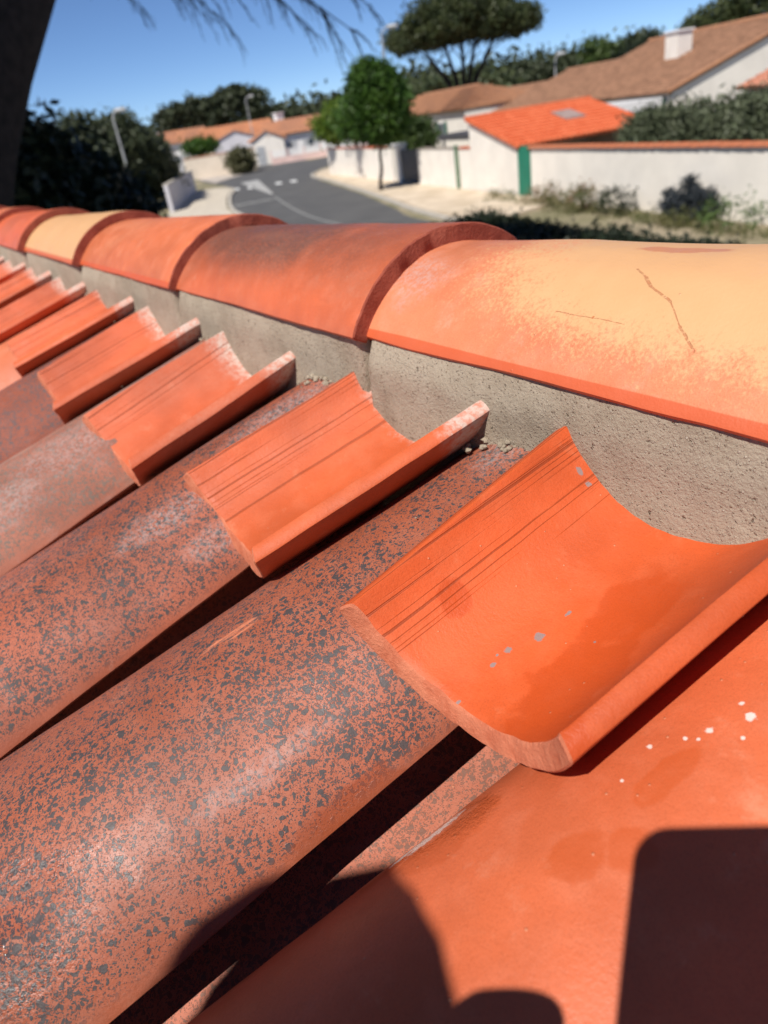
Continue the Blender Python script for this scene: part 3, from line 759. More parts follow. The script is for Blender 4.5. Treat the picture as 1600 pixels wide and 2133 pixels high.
# long brown-roofed house behind
bh = empty('brown_roof_house', S(22, 14), 'white house with long brown tiled roof, chimney and wide white gable', 'house')
s0, s1, ne, nr, ze, zg = 15.9, 28.3, 10.0, 18.0, 2.78, 5.28
mb = MB(); mb.prism([S(s0+.05, ne+.25, 0), S(s0+.05, 2*nr-ne, 0), S(s0+.05, 2*nr-ne, ze-.12), S(s0+.05, nr, zg-.14), S(s0+.05, ne+.25, ze-.06)], SDv*(s1-s0-.1)); child(mb, 'wall', M_white, bh)
mb = MB(); roof_plane(mb, S(s0, ne, ze), S(s1, ne, ze), S(s0, nr, zg), S(s1, nr, zg)); roof_plane(mb, S(s0, 2*nr-ne, ze), S(s1, 2*nr-ne, ze), S(s0, nr+.02, zg), S(s1, nr+.02, zg), .5, .8, .2)
tag(child(mb, 'roof', M_roof_brown, bh, 50), kind='stuff')
mb = MB(); mb.tube([S(s0, nr, zg+.06), S(s1, nr, zg+.06)], .14, 8); child(mb, 'ridge_cap', M_roof_tan, bh, 50)
mb = MB(); mb.tube([S(s0-.02, ne, ze+.03), S(s0-.02, nr, zg+.03)], .11, 8); child(mb, 'verge_tiles', M_roof_tan, bh, 50)
ch_ = MB(); sbox(ch_, 20.7, 21.75, 14.2, 15.1, 3.4, 5.35); co = child(ch_, 'chimney', M_white, bh)
m2 = MB(); sbox(m2, 20.62, 21.83, 14.12, 15.18, 5.353, 5.45); m2.build('chimney_cap', M_whitecool, co)
# white pergola under the eave
per = empty('pergola', S(18.5, 8.8), 'white slatted pergola under the brown eave', 'pergola')
mb = MB(); sbox(mb, 16.2, 20.6, 7.9, 8.05, 2.05, 2.2); child(mb, 'beam', M_whitecool, per)
for k in range(15):
    mb = MB(); sbox(mb, 16.25+.3*k, 16.37+.3*k, 7.6, 10.0, 2.205, 2.62); child(mb, 'slat', M_whitecool, per)
for q in (16.3, 20.4):
    mb = MB(); sbox(mb, q, q+.15, 7.9, 8.05, 0, 2.047); child(mb, 'post', M_whitecool, per)
mb = MB(); sbox(mb, 16.3, 20.5, 10.18, 10.24, .1, 2.6); child(mb, 'green_shade_panel', M_darkgreen, per)  # dark green sheet, raised to stand for the shade behind the slats

def house_box(name, label, s0, s1, ne, nr, ze, zg, rmat, wmat, group=None, hip=0, wins=(), tw=.27):
    h = empty(name, S((s0+s1)/2, nr), label, 'house', group)
    mb = MB(); nb = 2*nr-ne
    mb.prism([S(s0+.1, ne+.3, 0), S(s0+.1, nb-.3, 0), S(s0+.1, nb-.3, ze-.08), S(s0+.1, nr, (zg if not hip else ze)-.12), S(s0+.1, ne+.3, ze-.08)], SDv*(s1-s0-.2)); child(mb, 'wall', wmat, h)
    mb = MB(); roof_plane(mb, S(s0, ne, ze), S(s1, ne, ze), S(s0+hip, nr, zg), S(s1, nr, zg), tw); roof_plane(mb, S(s0, nb, ze), S(s1, nb, ze), S(s0+hip, nr+.02, zg), S(s1, nr+.02, zg), .6, .9, .2)
    if hip: roof_plane(mb, S(s0, ne, ze-.01), S(s0, nb, ze-.01), S(s0+hip, nr-.05, zg), S(s0+hip, nr+.05, zg), .35)
    tag(child(mb, 'roof', rmat, h, 50), kind='stuff')
    mb = MB(); mb.tube([S(s0+hip, nr, zg+.05), S(s1, nr, zg+.05)], .13, 8); child(mb, 'ridge_cap', rmat, h, 50)
    for (a, b, z0, z1) in wins:
        window(h, [S(a, ne+.3, z0), S(b, ne+.3, z0), S(b, ne+.3, z1), S(a, ne+.3, z1)], -SNv)
    return h
house_box('lower_house', 'lower brown tiled wing stepping down left of the big roof', 28.5, 35.2, 10.0, 16.3, 2.72, 4.5, M_roof_brown, M_white)
house_box('low_wing', 'long low brown roof behind the orange garage', 35.4, 52, 10.0, 15.0, 2.5, 3.95, M_roof_brown, M_white)
house_box('corner_house', 'white house with ribbed tan roof and a dark green shuttered window', 34.6, 50, 7.6, 11.0, 3.22, 4.5, M_roof_tan, M_white, hip=4.0, wins=[(38.6, 39.7, 1.5, 2.55)])
ph_ = empty('pink_roof_house', S(4, 8), 'low white house with pink tiled roof at the right edge', 'house')
mb = MB(); roof_plane(mb, S(6.9, 6.0, 2.86), S(0.0, 6.0, 2.86), S(6.9, 9.2, 3.8), S(0.0, 9.2, 3.8)); tag(child(mb, 'roof', M_roof_pink, ph_, 50), kind='stuff')
mb = MB(); sbox(mb, .2, 6.7, 6.4, 9.1, 0, 2.78); child(mb, 'lean_to_wall', M_white, ph_)

# ------------------------------------------------------------------ foliage
def leaf_mat(name, a, b, trans=.25, sc=.9):
    t = NT(name); n = t.noise(sc, detail=3); n2 = t.noise(sc*9, detail=2)
    c = t.mix(t.ramp(n, .35, .65), a, b); c = t.mix(t.ramp(n2, .4, .7, 0, .5), c, tuple(q*.55 for q in a))
    t.fin(c, .55, None, .35)
    tr = t.n('ShaderNodeBsdfTranslucent'); t.l(c, tr.inputs[0]); mx = t.n('ShaderNodeMixShader'); mx.inputs[0].default_value = trans
    t.l(t.b.outputs[0], mx.inputs[1]); t.l(tr.outputs[0], mx.inputs[2]); t.l(mx.outputs[0], t.out.inputs['Surface'])
    return t.m
L_round = leaf_mat('leaf_round_tree', (.036, .088, .010), (.066, .135, .016))
L_yel = leaf_mat('leaf_yellow_green', (.10, .17, .015), (.16, .23, .03))
L_pine = leaf_mat('pine_needles', (.040, .058, .020), (.075, .090, .030), .15)
L_pine2 = leaf_mat('far_pine_needles', (.045, .060, .030), (.065, .078, .036), .1)
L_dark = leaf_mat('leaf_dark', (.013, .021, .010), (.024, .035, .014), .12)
L_ole = leaf_mat('leaf_oleander', (.085, .105, .055), (.14, .16, .09), .15, 2)
L_olive = leaf_mat('leaf_olive', (.085, .085, .035), (.12, .115, .05), .15)
L_weed = leaf_mat('leaf_weed', (.09, .11, .03), (.17, .15, .06), .2)
L_blue = leaf_mat('leaf_shadow_shrub', (.030, .038, .045), (.045, .055, .065), .08)
L_dry = leaf_mat('leaf_dry', (.20, .12, .06), (.26, .16, .09), .2)

def leaves(name, blobs, size, mat, parent=None, n_clump=60, per=40, spread=.22, asp=.55, shell=.55, origin=(0, 0, 0), flat=0):
    """leaf quads gathered in clumps spread through ellipsoids: blobs = [(centre, radii, weight)]"""
    cs = []
    org = np.array(origin, float)
    for (c, r, w) in blobs:
        k = max(3, int(n_clump*w)); d = rng.normal(size=(k, 3)); d /= np.linalg.norm(d, axis=1)[:, None]
        rad = shell + (1-shell)*rng.random(k)**.6
        cc = np.array(c) + d*rad[:, None]*np.array(r)
        sig = np.mean(r)*spread*(.6+.8*rng.random(k))
        p = np.repeat(cc, per, 0) + rng.normal(size=(k*per, 3))*np.repeat(sig, per)[:, None]*np.array([1, 1, .75])
        cs.append(p)
    p = np.concatenate(cs) - org; n = len(p)
    a = rng.normal(size=(n, 3)); a /= np.linalg.norm(a, axis=1)[:, None]
    b = rng.normal(size=(n, 3)); b[:, 2] *= 1-flat; b -= a*(a*b).sum(1)[:, None]; b /= np.linalg.norm(b, axis=1)[:, None]
    sz = size*(.6+.8*rng.random(n))[:, None]
    a *= sz; b *= sz*asp
    v = np.stack([p-a, p-b*.9, p+a, p+b*.9], 1).reshape(-1, 3)
    me = bpy.data.meshes.new(name); me.vertices.add(4*n); me.vertices.foreach_set('co', v.ravel())
    me.loops.add(4*n); me.loops.foreach_set('vertex_index', np.arange(4*n, dtype=np.int32))
    me.polygons.add(n); me.polygons.foreach_set('loop_start', np.arange(0, 4*n, 4, dtype=np.int32)); me.polygons.foreach_set('loop_total', np.full(n, 4, np.int32))
    me.materials.append(mat); me.update(calc_edges=True)
    return link(name, me, parent)

def trunk_path(p0, p1, bend, k=7):
    p0 = Vector(p0); p1 = Vector(p1); return [p0.lerp(p1, i/k) + Vector((math.sin(i*1.3+bend)*.04, math.cos(i*1.1+bend)*.04, 0))*(p1-p0).length*(i/k)*(1-i/k)*4 for i in range(k+1)]

def tree(name, label, base, blobs, trunk_r, fork_z, lmat, bmat, size, n_clump, per, group=None, spread=.22, limbs=5, cat='tree', **kw):
    t = empty(name, base, label, cat, group); b = Vector(base)
    c0 = Vector(blobs[0][0])
    mb = MB(); f = Vector((b.x*.4+c0.x*.6, b.y*.4+c0.y*.6, fork_z))
    pts = trunk_path(b, f, random.random()*6); mb.tube(pts, [trunk_r*(1.25 if i == 0 else 1-.35*i/len(pts)) for i in range(len(pts))], 8)
    for i in range(limbs):
        bl = blobs[i % len(blobs)]; a = i*2.4 + random.random()
        tip = Vector(bl[0]) + Vector((math.cos(a)*bl[1][0]*.6, math.sin(a)*bl[1][1]*.6, bl[1][2]*random.uniform(-.2, .4)))
        pp = trunk_path(f - Vector((0, 0, .1)), tip, i, 5); mb.tube(pp, [trunk_r*.6*(1-.75*j/5) for j in range(6)], 6)
    mb.v = [tuple(Vector(q)-b) for q in mb.v]
    mb.build('trunk', bmat, t, 60)
    leaves('crown', blobs, size, lmat, t, n_clump, per, spread, origin=base, **kw)
    return t

# round street trees
rb = (35.59, 25.18, .05)
tree('round_tree', 'round clipped bright green street tree on a thin trunk at the bend', rb,
     [((35.3, 25.45, 4.3), (1.55, 1.55, 1.8), 1), ((35.45, 25.3, 5.1), (1.15, 1.15, 1.2), .5), ((35.25, 25.5, 3.5), (1.4, 1.4, .9), .5)], .11, 2.3, L_round, M_bark, .12, 330, 46, spread=.15)
tree('street_tree', 'yellow green street tree behind the round one', (51.35, 32.92, .05), [((51.4, 32.7, 3.45), (1.35, 1.35, 1.1), 1), ((51.1, 33.3, 4.2), (1.0, 1.0, .8), .5)], .13, 2.2, L_yel, M_barkl, .16, 90, 40, 'street trees')
tree('street_tree', 'street tree mostly hidden behind the round tree', (47.4, 31.6, .05), [((47.0, 31.9, 3.7), (1.5, 1.5, 1.2), 1)], .13, 2.3, L_round, M_barkl, .16, 80, 40, 'street trees')
tree('street_tree', 'second hidden street tree behind the round tree', (44.6, 30.4, .05), [((44.4, 30.5, 3.6), (1.4, 1.4, 1.1), 1)], .14, 2.2, L_round, M_barkl, .16, 70, 40, 'street trees')
tree('garden_shrub', 'loose green shrub over the wall right of the round tree', (38.9, 29.9, 0), [((38.9, 30.6, 2.1), (1.3, 1.2, 1.2), 1), ((39.6, 29.9, 2.6), (1.0, 1.0, .9), .6)], .08, 1.2, leaf_mat('leaf_shrub', (.045, .08, .018), (.08, .12, .03)), M_bark, .13, 80, 36, cat='shrub')

# the big umbrella pine
pc = Vector((55.9, 50.0, 0))
ux = Vector((-.665, .745, 0))                 # left-right as seen from the roof
blobs = []
for u, z, r, rz in ((-4.2, 8.9, 2.3, .95), (-2.4, 9.8, 2.5, 1.15), (-.3, 10.5, 2.7, 1.2), (1.8, 10.3, 2.5, 1.1), (3.8, 9.5, 2.2, 1.0), (5.2, 8.7, 1.7, .95), (0, 9.2, 3.0, .8), (-2, 8.9, 2.4, .6), (2.8, 8.9, 2.2, .7)):
    for dpt in (-1.8, 1.2):
        c = pc + ux*u + Vector((.745, .665, 0))*dpt; blobs.append(((c.x, c.y, z + random.uniform(-.2, .2)), (r, r, rz), .5))
pt = empty('umbrella_pine', tuple(pc), 'tall umbrella pine with a broad flat crown on several bare stems', 'tree')
mb = MB()
for u, zt in ((-3.6, 8.6), (-1.6, 9.1), (.2, 9.8), (1.6, 9.6), (3.4, 8.9)):
    b0 = Vector((ux.x*u*.16, ux.y*u*.16, 0)); mid = Vector((ux.x*u*.34, ux.y*u*.34, 5.2)); tip = Vector((ux.x*u, ux.y*u, zt))
    mb.tube([b0, b0.lerp(mid, .5) + ux*.12, mid, mid.lerp(tip, .5) + ux*(u*.03), tip], [.33, .27, .22, .15, .06], 8)
    for q in range(5):
        a = mid.lerp(tip, random.uniform(.2, .9)); e = a + Vector((random.uniform(-2, 2), random.uniform(-2, 2), random.uniform(.6, 1.5))) + ux*u*.3
        mb.tube([a, a.lerp(e, .5) + Vector((0, 0, .15)), e], [.08, .055, .02], 5)
mb.build('trunk', M_bark, pt, 60)
leaves('crown', blobs, .20, L_pine, pt, 90, 50, .20, origin=tuple(pc), asp=.35)

def far_pine(label, base, hgt, wid, group, lm=L_pine2, name='pine_tree', fl=.5):
    b = Vector(base); side = Vector((-b.y, b.x, 0)).normalized(); bl = []
    for u in np.linspace(-1, 1, 6):
        c = b + side*u*wid*.75; bl.append(((c.x, c.y, hgt*(.86 - .12*u*u)), (wid*.42, wid*.42, hgt*.17), .6))
    return tree(name, label, tuple(b), bl, .3, hgt*.45, lm, M_bark, .42, 40, 30, group, .24, 6, asp=.5)
far_pine('far umbrella pine left of the middle, wide dark crown over bare stems', (128.5, 54.5, 0), 9.6, 5.6, 'distant umbrella pines')
far_pine('far umbrella pine with bright gaps between its stems', (126, 61.5, 0), 10.4, 5.2, 'distant umbrella pines')
for bx, by, hh, ww, lb in ((56.0, 18.4, 6.3, 2.1, 'rounded dark tree beyond the shaded hedge'), (60.2, 20.8, 5.6, 1.7, 'lower rounded tree right of the shaded hedge'), (54.6, 15.0, 6.4, 2.1, 'dark tree farther left over the hedge')):
    b = Vector((bx, by, 0)); tree('garden_tree', lb, tuple(b), [((bx, by, hh*.62), (ww, ww, hh*.38), 1), ((bx+1, by+1.2, hh*.45), (ww*.8, ww*.8, hh*.35), .6)], .25, hh*.3, L_pine2, M_bark, .17, 240, 40, 'trees beyond the hedge', .17)
tree('olive_shrub', 'dull olive brown bush beside the shaded wall', (57.6, 19.9, 0), [((57.6, 19.8, 2.5), (1.9, 1.7, 1.8), 1), ((58.4, 21.2, 1.7), (1.4, 1.2, 1.3), .6), ((57.6, 18.8, 2.9), (1.4, 1.4, 1.3), .6)], .15, .9, L_olive, M_bark, .18, 110, 36, cat='shrub')
tree('round_bush', 'dark round bush in front of the pale garden wall', (79.6, 38.0, 0), [((79.4, 38.1, 1.25), (1.55, 1.55, 1.2), 1), ((79.5, 38.0, 1.9), (.9, .9, .6), .3)], .1, .5, L_olive, M_bark, .16, 110, 36, cat='bush')
tree('clipped_bush', 'flat clipped green bush above the pale garden wall', (88.0, 37.4, 0), [((88.0, 37.3, 3.2), (1.9, 1.9, .7), 1)], .12, 2.0, L_round, M_bark, .2, 70, 34, cat='bush')
def rt_pine(label, base, blobs, name='pine_tree', lm=L_pine, sz=.22, nc=120):
    return tree(name, label, base, blobs, .3, blobs[0][0][2]*.6, lm, M_bark, sz, nc, 40, None, .2, asp=.4)
rt_pine('dense pine rising behind the big brown roof at the right edge', (36, 60.5, 0), [((37.5, 59.6, 6.0), (2.4, 2.4, 1.2), .6), ((35.2, 61.2, 7.0), (3.0, 3.0, 1.5), 1), ((31.5, 63.6, 7.4), (3.4, 3.4, 1.8), 1)])
rt_pine('small dark treetop behind the left end of the brown ridge', (48, 64, 0), [((48.2, 63.8, 4.6), (1.6, 1.6, 1.3), 1), ((47.5, 64.4, 5.6), (1.0, 1.0, .6), .4)], 'garden_tree', L_dark, .22, 70)
for bx, by, hh, ww, lm, lb in ((74, 81, 7.0, 4.6, L_pine2, 'dark rounded pine beyond the brown roofs'), (69.5, 85.0, 7.6, 3.6, leaf_mat('leaf_bright_green', (.05, .085, .02), (.08, .115, .03)), 'brighter green rounded tree beyond the brown roofs'), (66, 88.5, 7.5, 3.4, L_pine2, 'dark tree right of the bright green one')):  # middle tree takes a brighter leaf green than its neighbours
    tree('garden_tree', lb, (bx, by, 0), [((bx, by, hh*.62), (ww, ww, hh*.38), 1)], .3, hh*.3, lm, M_bark, .3, 150, 36, None, .18)
# far woods: masses nobody could count
bl = []
for i in range(60):
    f = i/59; az = R(22 + 42*f); d = 165 + random.uniform(-8, 25); hh = 6.6 + 2.4*noise.noise(Vector((f*9, 1, 1))) + (1.6 if .25 < f < .6 else 0)
    bl.append(((d*math.cos(az), d*math.sin(az), hh*.5), (5.5, 5.5, hh*.55), 1))
tag(leaves('far_wood', bl, .75, L_pine2, None, 40, 14, .26), kind='stuff')
bl = []
for i in range(26):
    f = i/25; az = R(36 + 14*f); d = 112 + random.uniform(-4, 8); hh = 5.8 + 1.3*noise.noise(Vector((f*7, 4, 1)))
    bl.append(((d*math.cos(az), d*math.sin(az), hh*.5), (4, 4, hh*.55), 1))
tag(leaves('nearer_wood', bl, .5, leaf_mat('leaf_wood', (.045, .065, .025), (.08, .095, .035), .1), None, 44, 16, .24), kind='stuff')

# oleander hedge behind the wall
bl = []
for i in range(22):
    u = -8 + i*.78; c = S(min(u, 7.0), 2.4 + random.uniform(-.3, .3)); top = (3.02 - .035*max(0, u)) if u < 7 else 2.62
    bl.append(((c.x, c.y, top*.55), (.75, .95, top*.45), 1))
oh = empty('oleander_hedge', S(0, 2.6), 'thick grey green hedge standing above the white wall', 'hedge')
leaves('foliage', bl, .095, L_ole, oh, 110, 44, .17, asp=.36, origin=S(0, 2.6))
mb = MB()
for i in range(18):
    p = S(-8+i*.9, 2.6) - S(0, 2.6); mb.tube([p, p + Vector((.1, .05, 2.0))], [.04, .02], 5)
mb.build('stem', M_bark, oh)

# weeds and low plants at the foot of the wall
def plant(name, label, s, n, w, h, lm, size=.07, nc=22, per=26, cat='plant', group=None, pts=None):
    p = S(s, n); e = empty(name, p, label, cat, group)
    bl = pts or [((p.x, p.y, h*.45), (w, w*.7, h*.55), 1)]
    leaves('foliage', bl, size, lm, e, nc, per, .25, origin=p, asp=.3)
    mb = MB()
    for k in range(5):
        q = Vector((random.uniform(-.4, .4)*w, random.uniform(-.3, .3)*w, 0)); mb.tube([q, q*1.5 + Vector((0, 0, h*.8))], [.015, .006], 4)
    mb.build('stem', M_bark, e); return e
plant('weed_clump', 'low green weeds at the foot of the garage', 13.0, -.35, .9, .35, L_weed, .05, group='weeds along the wall')
plant('weed_clump', 'reddish dry weeds just right of the green shutter', 9.3, -.5, .8, .65, L_dry, .06, group='weeds along the wall')
plant('weed_clump', 'green and red weeds in the middle of the wall', 8.0, -.55, 1.0, .8, L_weed, .07, group='weeds along the wall')
plant('weed_clump', 'tall rusty weed heads against the wall', 6.4, -.5, .6, .85, L_dry, .06, group='weeds along the wall')
plant('weed_clump', 'olive green bush of weeds right of the rusty heads', 5.8, -.8, .8, .7, L_weed, .07, group='weeds along the wall')
plant('weed_clump', 'dark green shrub left of the pointed bluish shrub', 4.2, -.6, .8, .75, L_dark, .08, group='weeds along the wall')
plant('weed_clump', 'fresh green weeds at the right edge by the wall', -.9, -.8, .9, .75, leaf_mat('leaf_fresh', (.07, .13, .03), (.12, .18, .05)), .07, group='weeds along the wall')
plant('weed_clump', 'low dark weeds between the bluish shrub and the right edge', .6, -1.0, .9, .35, L_weed, .06, group='weeds along the wall')
p = S(1.15, -.35)
bl = [((p.x, p.y, .3), (1.0, .35, .35), 1)]
for ds, hh, w in ((.05, 1.25, .20), (-.15, .9, .22), (-.65, .9, .24), (.9, .85, .2), (.5, .72, .22)):
    q = S(1.15+ds, -.35); bl.append(((q.x, q.y, hh*.55), (w, w, hh*.45), .7))
plant('shadow_shrub', 'dark bluish shrub with pointed tops, added in place of a shadow on the white wall', 1.15, -.35, .9, .8, L_blue, .06, 60, 30, 'shrub', pts=bl)  # shrub added to stand in for a pointed shadow on the wall
# low dark leaf strip in front of the wall, added to stand for shade
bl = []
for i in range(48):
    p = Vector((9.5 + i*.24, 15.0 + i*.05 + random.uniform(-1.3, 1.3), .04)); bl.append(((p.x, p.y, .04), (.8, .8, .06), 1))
tag(leaves('shade_leaf_strip', bl, .09, L_dark, None, 30, 22, .3, flat=.6), kind='stuff')
bl = []
for i in range(44):
    p = S(-6 + i*.42, -.9 + random.uniform(-.5, .4)); bl.append(((p.x, p.y, .05), (.5, .4, .10), 1))
tag(leaves('verge_grass', bl, .06, L_weed, None, 10, 20, .3, asp=.18), kind='stuff')

# ------------------------------------------------------------------ left side: hedge, pine, shaded wall
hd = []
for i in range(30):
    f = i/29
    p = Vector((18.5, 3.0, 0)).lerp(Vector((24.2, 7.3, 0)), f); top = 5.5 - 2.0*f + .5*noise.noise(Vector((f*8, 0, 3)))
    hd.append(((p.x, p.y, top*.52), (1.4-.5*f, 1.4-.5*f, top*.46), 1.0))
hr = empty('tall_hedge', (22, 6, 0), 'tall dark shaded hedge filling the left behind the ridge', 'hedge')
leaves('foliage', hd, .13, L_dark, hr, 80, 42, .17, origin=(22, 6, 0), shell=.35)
mb = MB()
for i in range(20):
    p = Vector((18.5, 3.0, 0)).lerp(Vector((24.2, 7.3, 0)), i/19) - Vector((22, 6, 0)); mb.tube([p, p + Vector((random.uniform(-.3, .3), .1, 1.8))], [.09, .04], 6)
mb.build('stem', M_bark, hr)
lw = empty('shaded_wall', (58, 22.5, 0), 'short grey shaded wall at the end of the hedge beside the pavement', 'wall')
mb = MB(); a = Vector((49.5, 17.9, 0)); b = Vector((65.5, 26.3, 0)); d = (b-a).normalized(); n = Vector((-d.y, d.x, 0))
mb.prism([a, b, b+n*.25, a+n*.25], (0, 0, 1.68)); child(mb, 'wall_panel', M_lilac, lw)
mb = MB(); mb.prism([a-n*.04, b-n*.04, b+n*.29, a+n*.29], (0, 0, .08)); mb.v = [(x, y, z+1.684) for x, y, z in mb.v]; child(mb, 'cap', M_kerb, lw)

# overhanging pine: trunk at the left, canopy above the frame, hanging twigs
op = empty('overhanging_pine', (9.2, 1.35, 0), 'big dark pine trunk leaning in from the left with hanging bare twigs', 'tree')
o0 = Vector((9.2, 1.35, 0))
mb = MB()
tp = [Vector((9.0, .82, 0)), Vector((9.1, .90, 2.2)), Vector((9.2, 1.13, 3.6)), Vector((9.28, 1.42, 4.3)), Vector((9.4, 1.90, 5.0)), Vector((9.6, 2.62, 5.9)), Vector((10.4, 3.4, 7.8)), Vector((11.5, 4.4, 9.2))]
tr_ = [.56, .50, .46, .44, .43, .42, .30, .16]
mb.tube([p-o0 for p in tp], tr_, 14)
mb.v = [tuple(Vector(v) + Vector(v).normalized()*0 + Vector((noise.noise(Vector(v)*3), noise.noise(Vector(v)*3+Vector((5, 0, 0))), 0))*.06) for v in mb.v]
mb.build('trunk', M_bark, op, 70)
mb = MB(); tips = []
def limb(a, b, r, k=5, sag=.3):
    a = Vector(a); b = Vector(b); pts = [a.lerp(b, i/k) + Vector((0, 0, sag*math.sin(math.pi*i/k))) + Vector((random.uniform(-.08, .08), random.uniform(-.08, .08), random.uniform(-.05, .05))) for i in range(k+1)]
    mb.tube([p-o0 for p in pts], [r*(1-.8*i/k) for i in range(k+1)], 7); return pts
for tgt in ((8.5, -1.5, 9.6), (13, -1.8, 9.6), (16, 1.5, 9.4), (17, 6, 9.2), (13.5, 7.6, 9.4), (10, 6.5, 9.3), (12, 3, 10.2), (16, 9.4, 8.6)):
    limb(tp[5].lerp(tp[7], random.uniform(.1, .9)), tgt, .17)
mb.build('limb', M_bark, op, 60)
cb = []
for i in range(34):
    a = random.random()*6.283; q = math.sqrt(random.random())
    cb.append(((13 + 6.0*q*math.cos(a), 3.2 + 6.2*q*math.sin(a), 9.7 + random.uniform(-.6, .7)), (1.5, 1.5, .6), 1))
for i in range(30):
    a = random.random()*6.283; q = math.sqrt(random.random())
    cb.append(((10.5 + 5.5*q*math.cos(a), -2.6 + 3.6*q*math.sin(a), 9.6 + random.uniform(-.6, .7)), (1.5, 1.5, .6), 1))
for i in range(30):
    cb.append(((random.uniform(17, 25), random.uniform(-2, 6), 10.8 + random.uniform(-.4, .9)), (1.6, 1.6, .6), 1))
for (x, y) in ((15.8, 9.8), (14.2, 10.4), (17.5, 9.6)): cb.append(((x, y, 9.4), (1.5, 1.4, .5), 1))
leaves('crown', cb, .16, L_pine, op, 40, 50, .30, origin=tuple(o0), asp=.35)
mb = MB()
TW = Vector((-.54, .84, 0))
def twig(a, b, r, depth=2):
    a = Vector(a); b = Vector(b); k = 7; sag = (b-a).length*.10
    pts = [a.lerp(b, i/k) + Vector((0, 0, sag*math.sin(math.pi*i/k)*1.0)) + Vector((random.uniform(-.02, .02),)*3) for i in range(k+1)]
    mb.tube([p-o0 for p in pts], [max(.003, r*(1-.72*i/k)) for i in range(k+1)], 5)
    if depth:
        L = (b-a).length
        for i in range(1, k+1):
            for s in range(2 if depth == 2 else 1):
                p = pts[i]; d = (b-a).normalized()*random.uniform(.35, .8) + Vector((random.uniform(-.3, .3), random.uniform(-.3, .3), -random.uniform(.25, .8)))
                twig(p, p + d*L*random.uniform(.16, .30), r*.5, depth-1)
# the hanging branch: enters at the top middle and droops to the right
twig((11.9, 5.0, 6.20), (10.0, 6.9, 5.05), .028)
twig((11.6, 6.1, 6.05), (10.4, 6.4, 5.15), .016)
twig((12.4, 4.4, 6.55), (11.5, 5.2, 5.75), .016)
twig((12.6, 3.9, 6.5), (12.0, 4.7, 5.75), .012)
twig((11.9, 4.6, 6.3), (11.2, 5.6, 5.35), .014)
twig((11.2, 6.3, 6.0), (9.9, 7.2, 5.3), .014)
twig((10.4, 7.2, 5.9), (9.3, 8.2, 5.55), .013)
limb((12.2, 3.2, 9.4), (11.9, 5.0, 6.20), .05, 6, .2)
mb.build('twig', M_bark, op, 60)

# ------------------------------------------------------------------ far houses across the bend
def far_house(label, base0, base1, depth, ze, zg, rmat, wmat, wins=3, gable_front=False, group='far houses across the bend', door=True):
    a = Vector((*base0, 0)); b = Vector((*base1, 0)); d = (b-a).normalized(); n = Vector((-d.y, d.x, 0))
    if n.dot(a) < 0: n = -n
    h = empty('far_house', tuple((a+b)/2 + n*depth/2), label, 'house', group)
    L = (b-a).length
    Z = lambda p, z: Vector((p.x, p.y, z))
    mb = MB(); rf = MB()
    if gable_front:
        mid = (a+b)/2
        mb.prism([Z(a, 0), Z(b, 0), Z(b, ze), Z(mid, zg), Z(a, ze)], n*depth)
        for e_ in (a - d*.3, b + d*.3): roof_plane(rf, Z(e_, ze-.05) - n*.2, Z(e_, ze-.05) + n*depth, Z(mid, zg+.06) - n*.2, Z(mid, zg+.06) + n*depth, .6, .9, .22)
    else:
        mb.prism([Z(a, 0), Z(a, 0) + n*depth, Z(a, ze) + n*depth, Z(a, zg) + n*depth/2, Z(a, ze)], d*L)
        roof_plane(rf, Z(a, ze) - n*.4 - d*.3, Z(b, ze) - n*.4 + d*.3, Z(a, zg+.08) + n*depth/2 - d*.3, Z(b, zg+.08) + n*depth/2 + d*.3, .5, .8, .18)
        roof_plane(rf, Z(a, ze) + n*(depth+.4), Z(b, ze) + n*(depth+.4), Z(a, zg+.08) + n*depth/2, Z(b, zg+.08) + n*depth/2, .8, 1.2, .2)
    child(mb, 'wall', wmat, h); tag(child(rf, 'roof', rmat, h), kind='stuff')
    for k in range(wins):
        p = a + d*L*(k+.7)/(wins+.4)
        window(h, [Z(p, 1.0), Z(p + d*.9, 1.0), Z(p + d*.9, 2.2), Z(p, 2.2)], -n, True, M_grey)
    if door:
        p = a + d*L*.12; mb = MB(); mb.prism([Z(p, 0) - n*.02, Z(p + d, 0) - n*.02, Z(p + d, 2.1) - n*.02, Z(p, 2.1) - n*.02], -n*.05); child(mb, 'door', M_grey, h)
    return h
far_house('white far house with an orange brown roof right of the bend', (89.4, 47.2), (84.6, 58.5), 9, 3.0, 4.5, M_roof_far, M_whitecool, 4)
far_house('white gabled far house with a grey door beside the bend', (90.0, 45.0), (88.2, 48.6), 5, 2.7, 3.7, M_roof_far, M_white, 0, True)
far_house('pale grey gabled far house behind the clipped bush', (100.4, 44.6), (98.0, 50.2), 8, 3.2, 4.3, M_roof_far, M_lilac, 1, True, door=False)
far_house('long far house with a bright orange roof in the middle distance', (109, 47.5), (105.5, 57), 9, 3.4, 5.1, roof_clay('roof_far_orange', (.56, .24, .11), (.44, .18, .09), .4), M_cream, 3)
far_house('white far house at the left of the row', (117.5, 43.0), (115.0, 50.5), 9, 3.9, 5.5, M_roof_far, M_whitecool, 2)
far_house('far house with brown roof behind the round tree', (82, 62), (76, 74), 9, 3.0, 4.7, M_roof_far, M_pink, 4)
chm = MB(); chm.box((95.0, 52.0, 3.6), (96.0, 53.0, 5.4)); chm.box((94.9, 51.9, 5.403), (96.1, 53.1, 5.55))
cho = empty('far_chimney', (95.5, 52.5, 3.6), 'white chimney stack on the far roof', 'chimney'); child(chm, 'stack', M_whitecool, cho)
gw = empty('garden_wall', (84.5, 37.0, 0), 'pale cream garden wall behind the far pavement', 'wall')
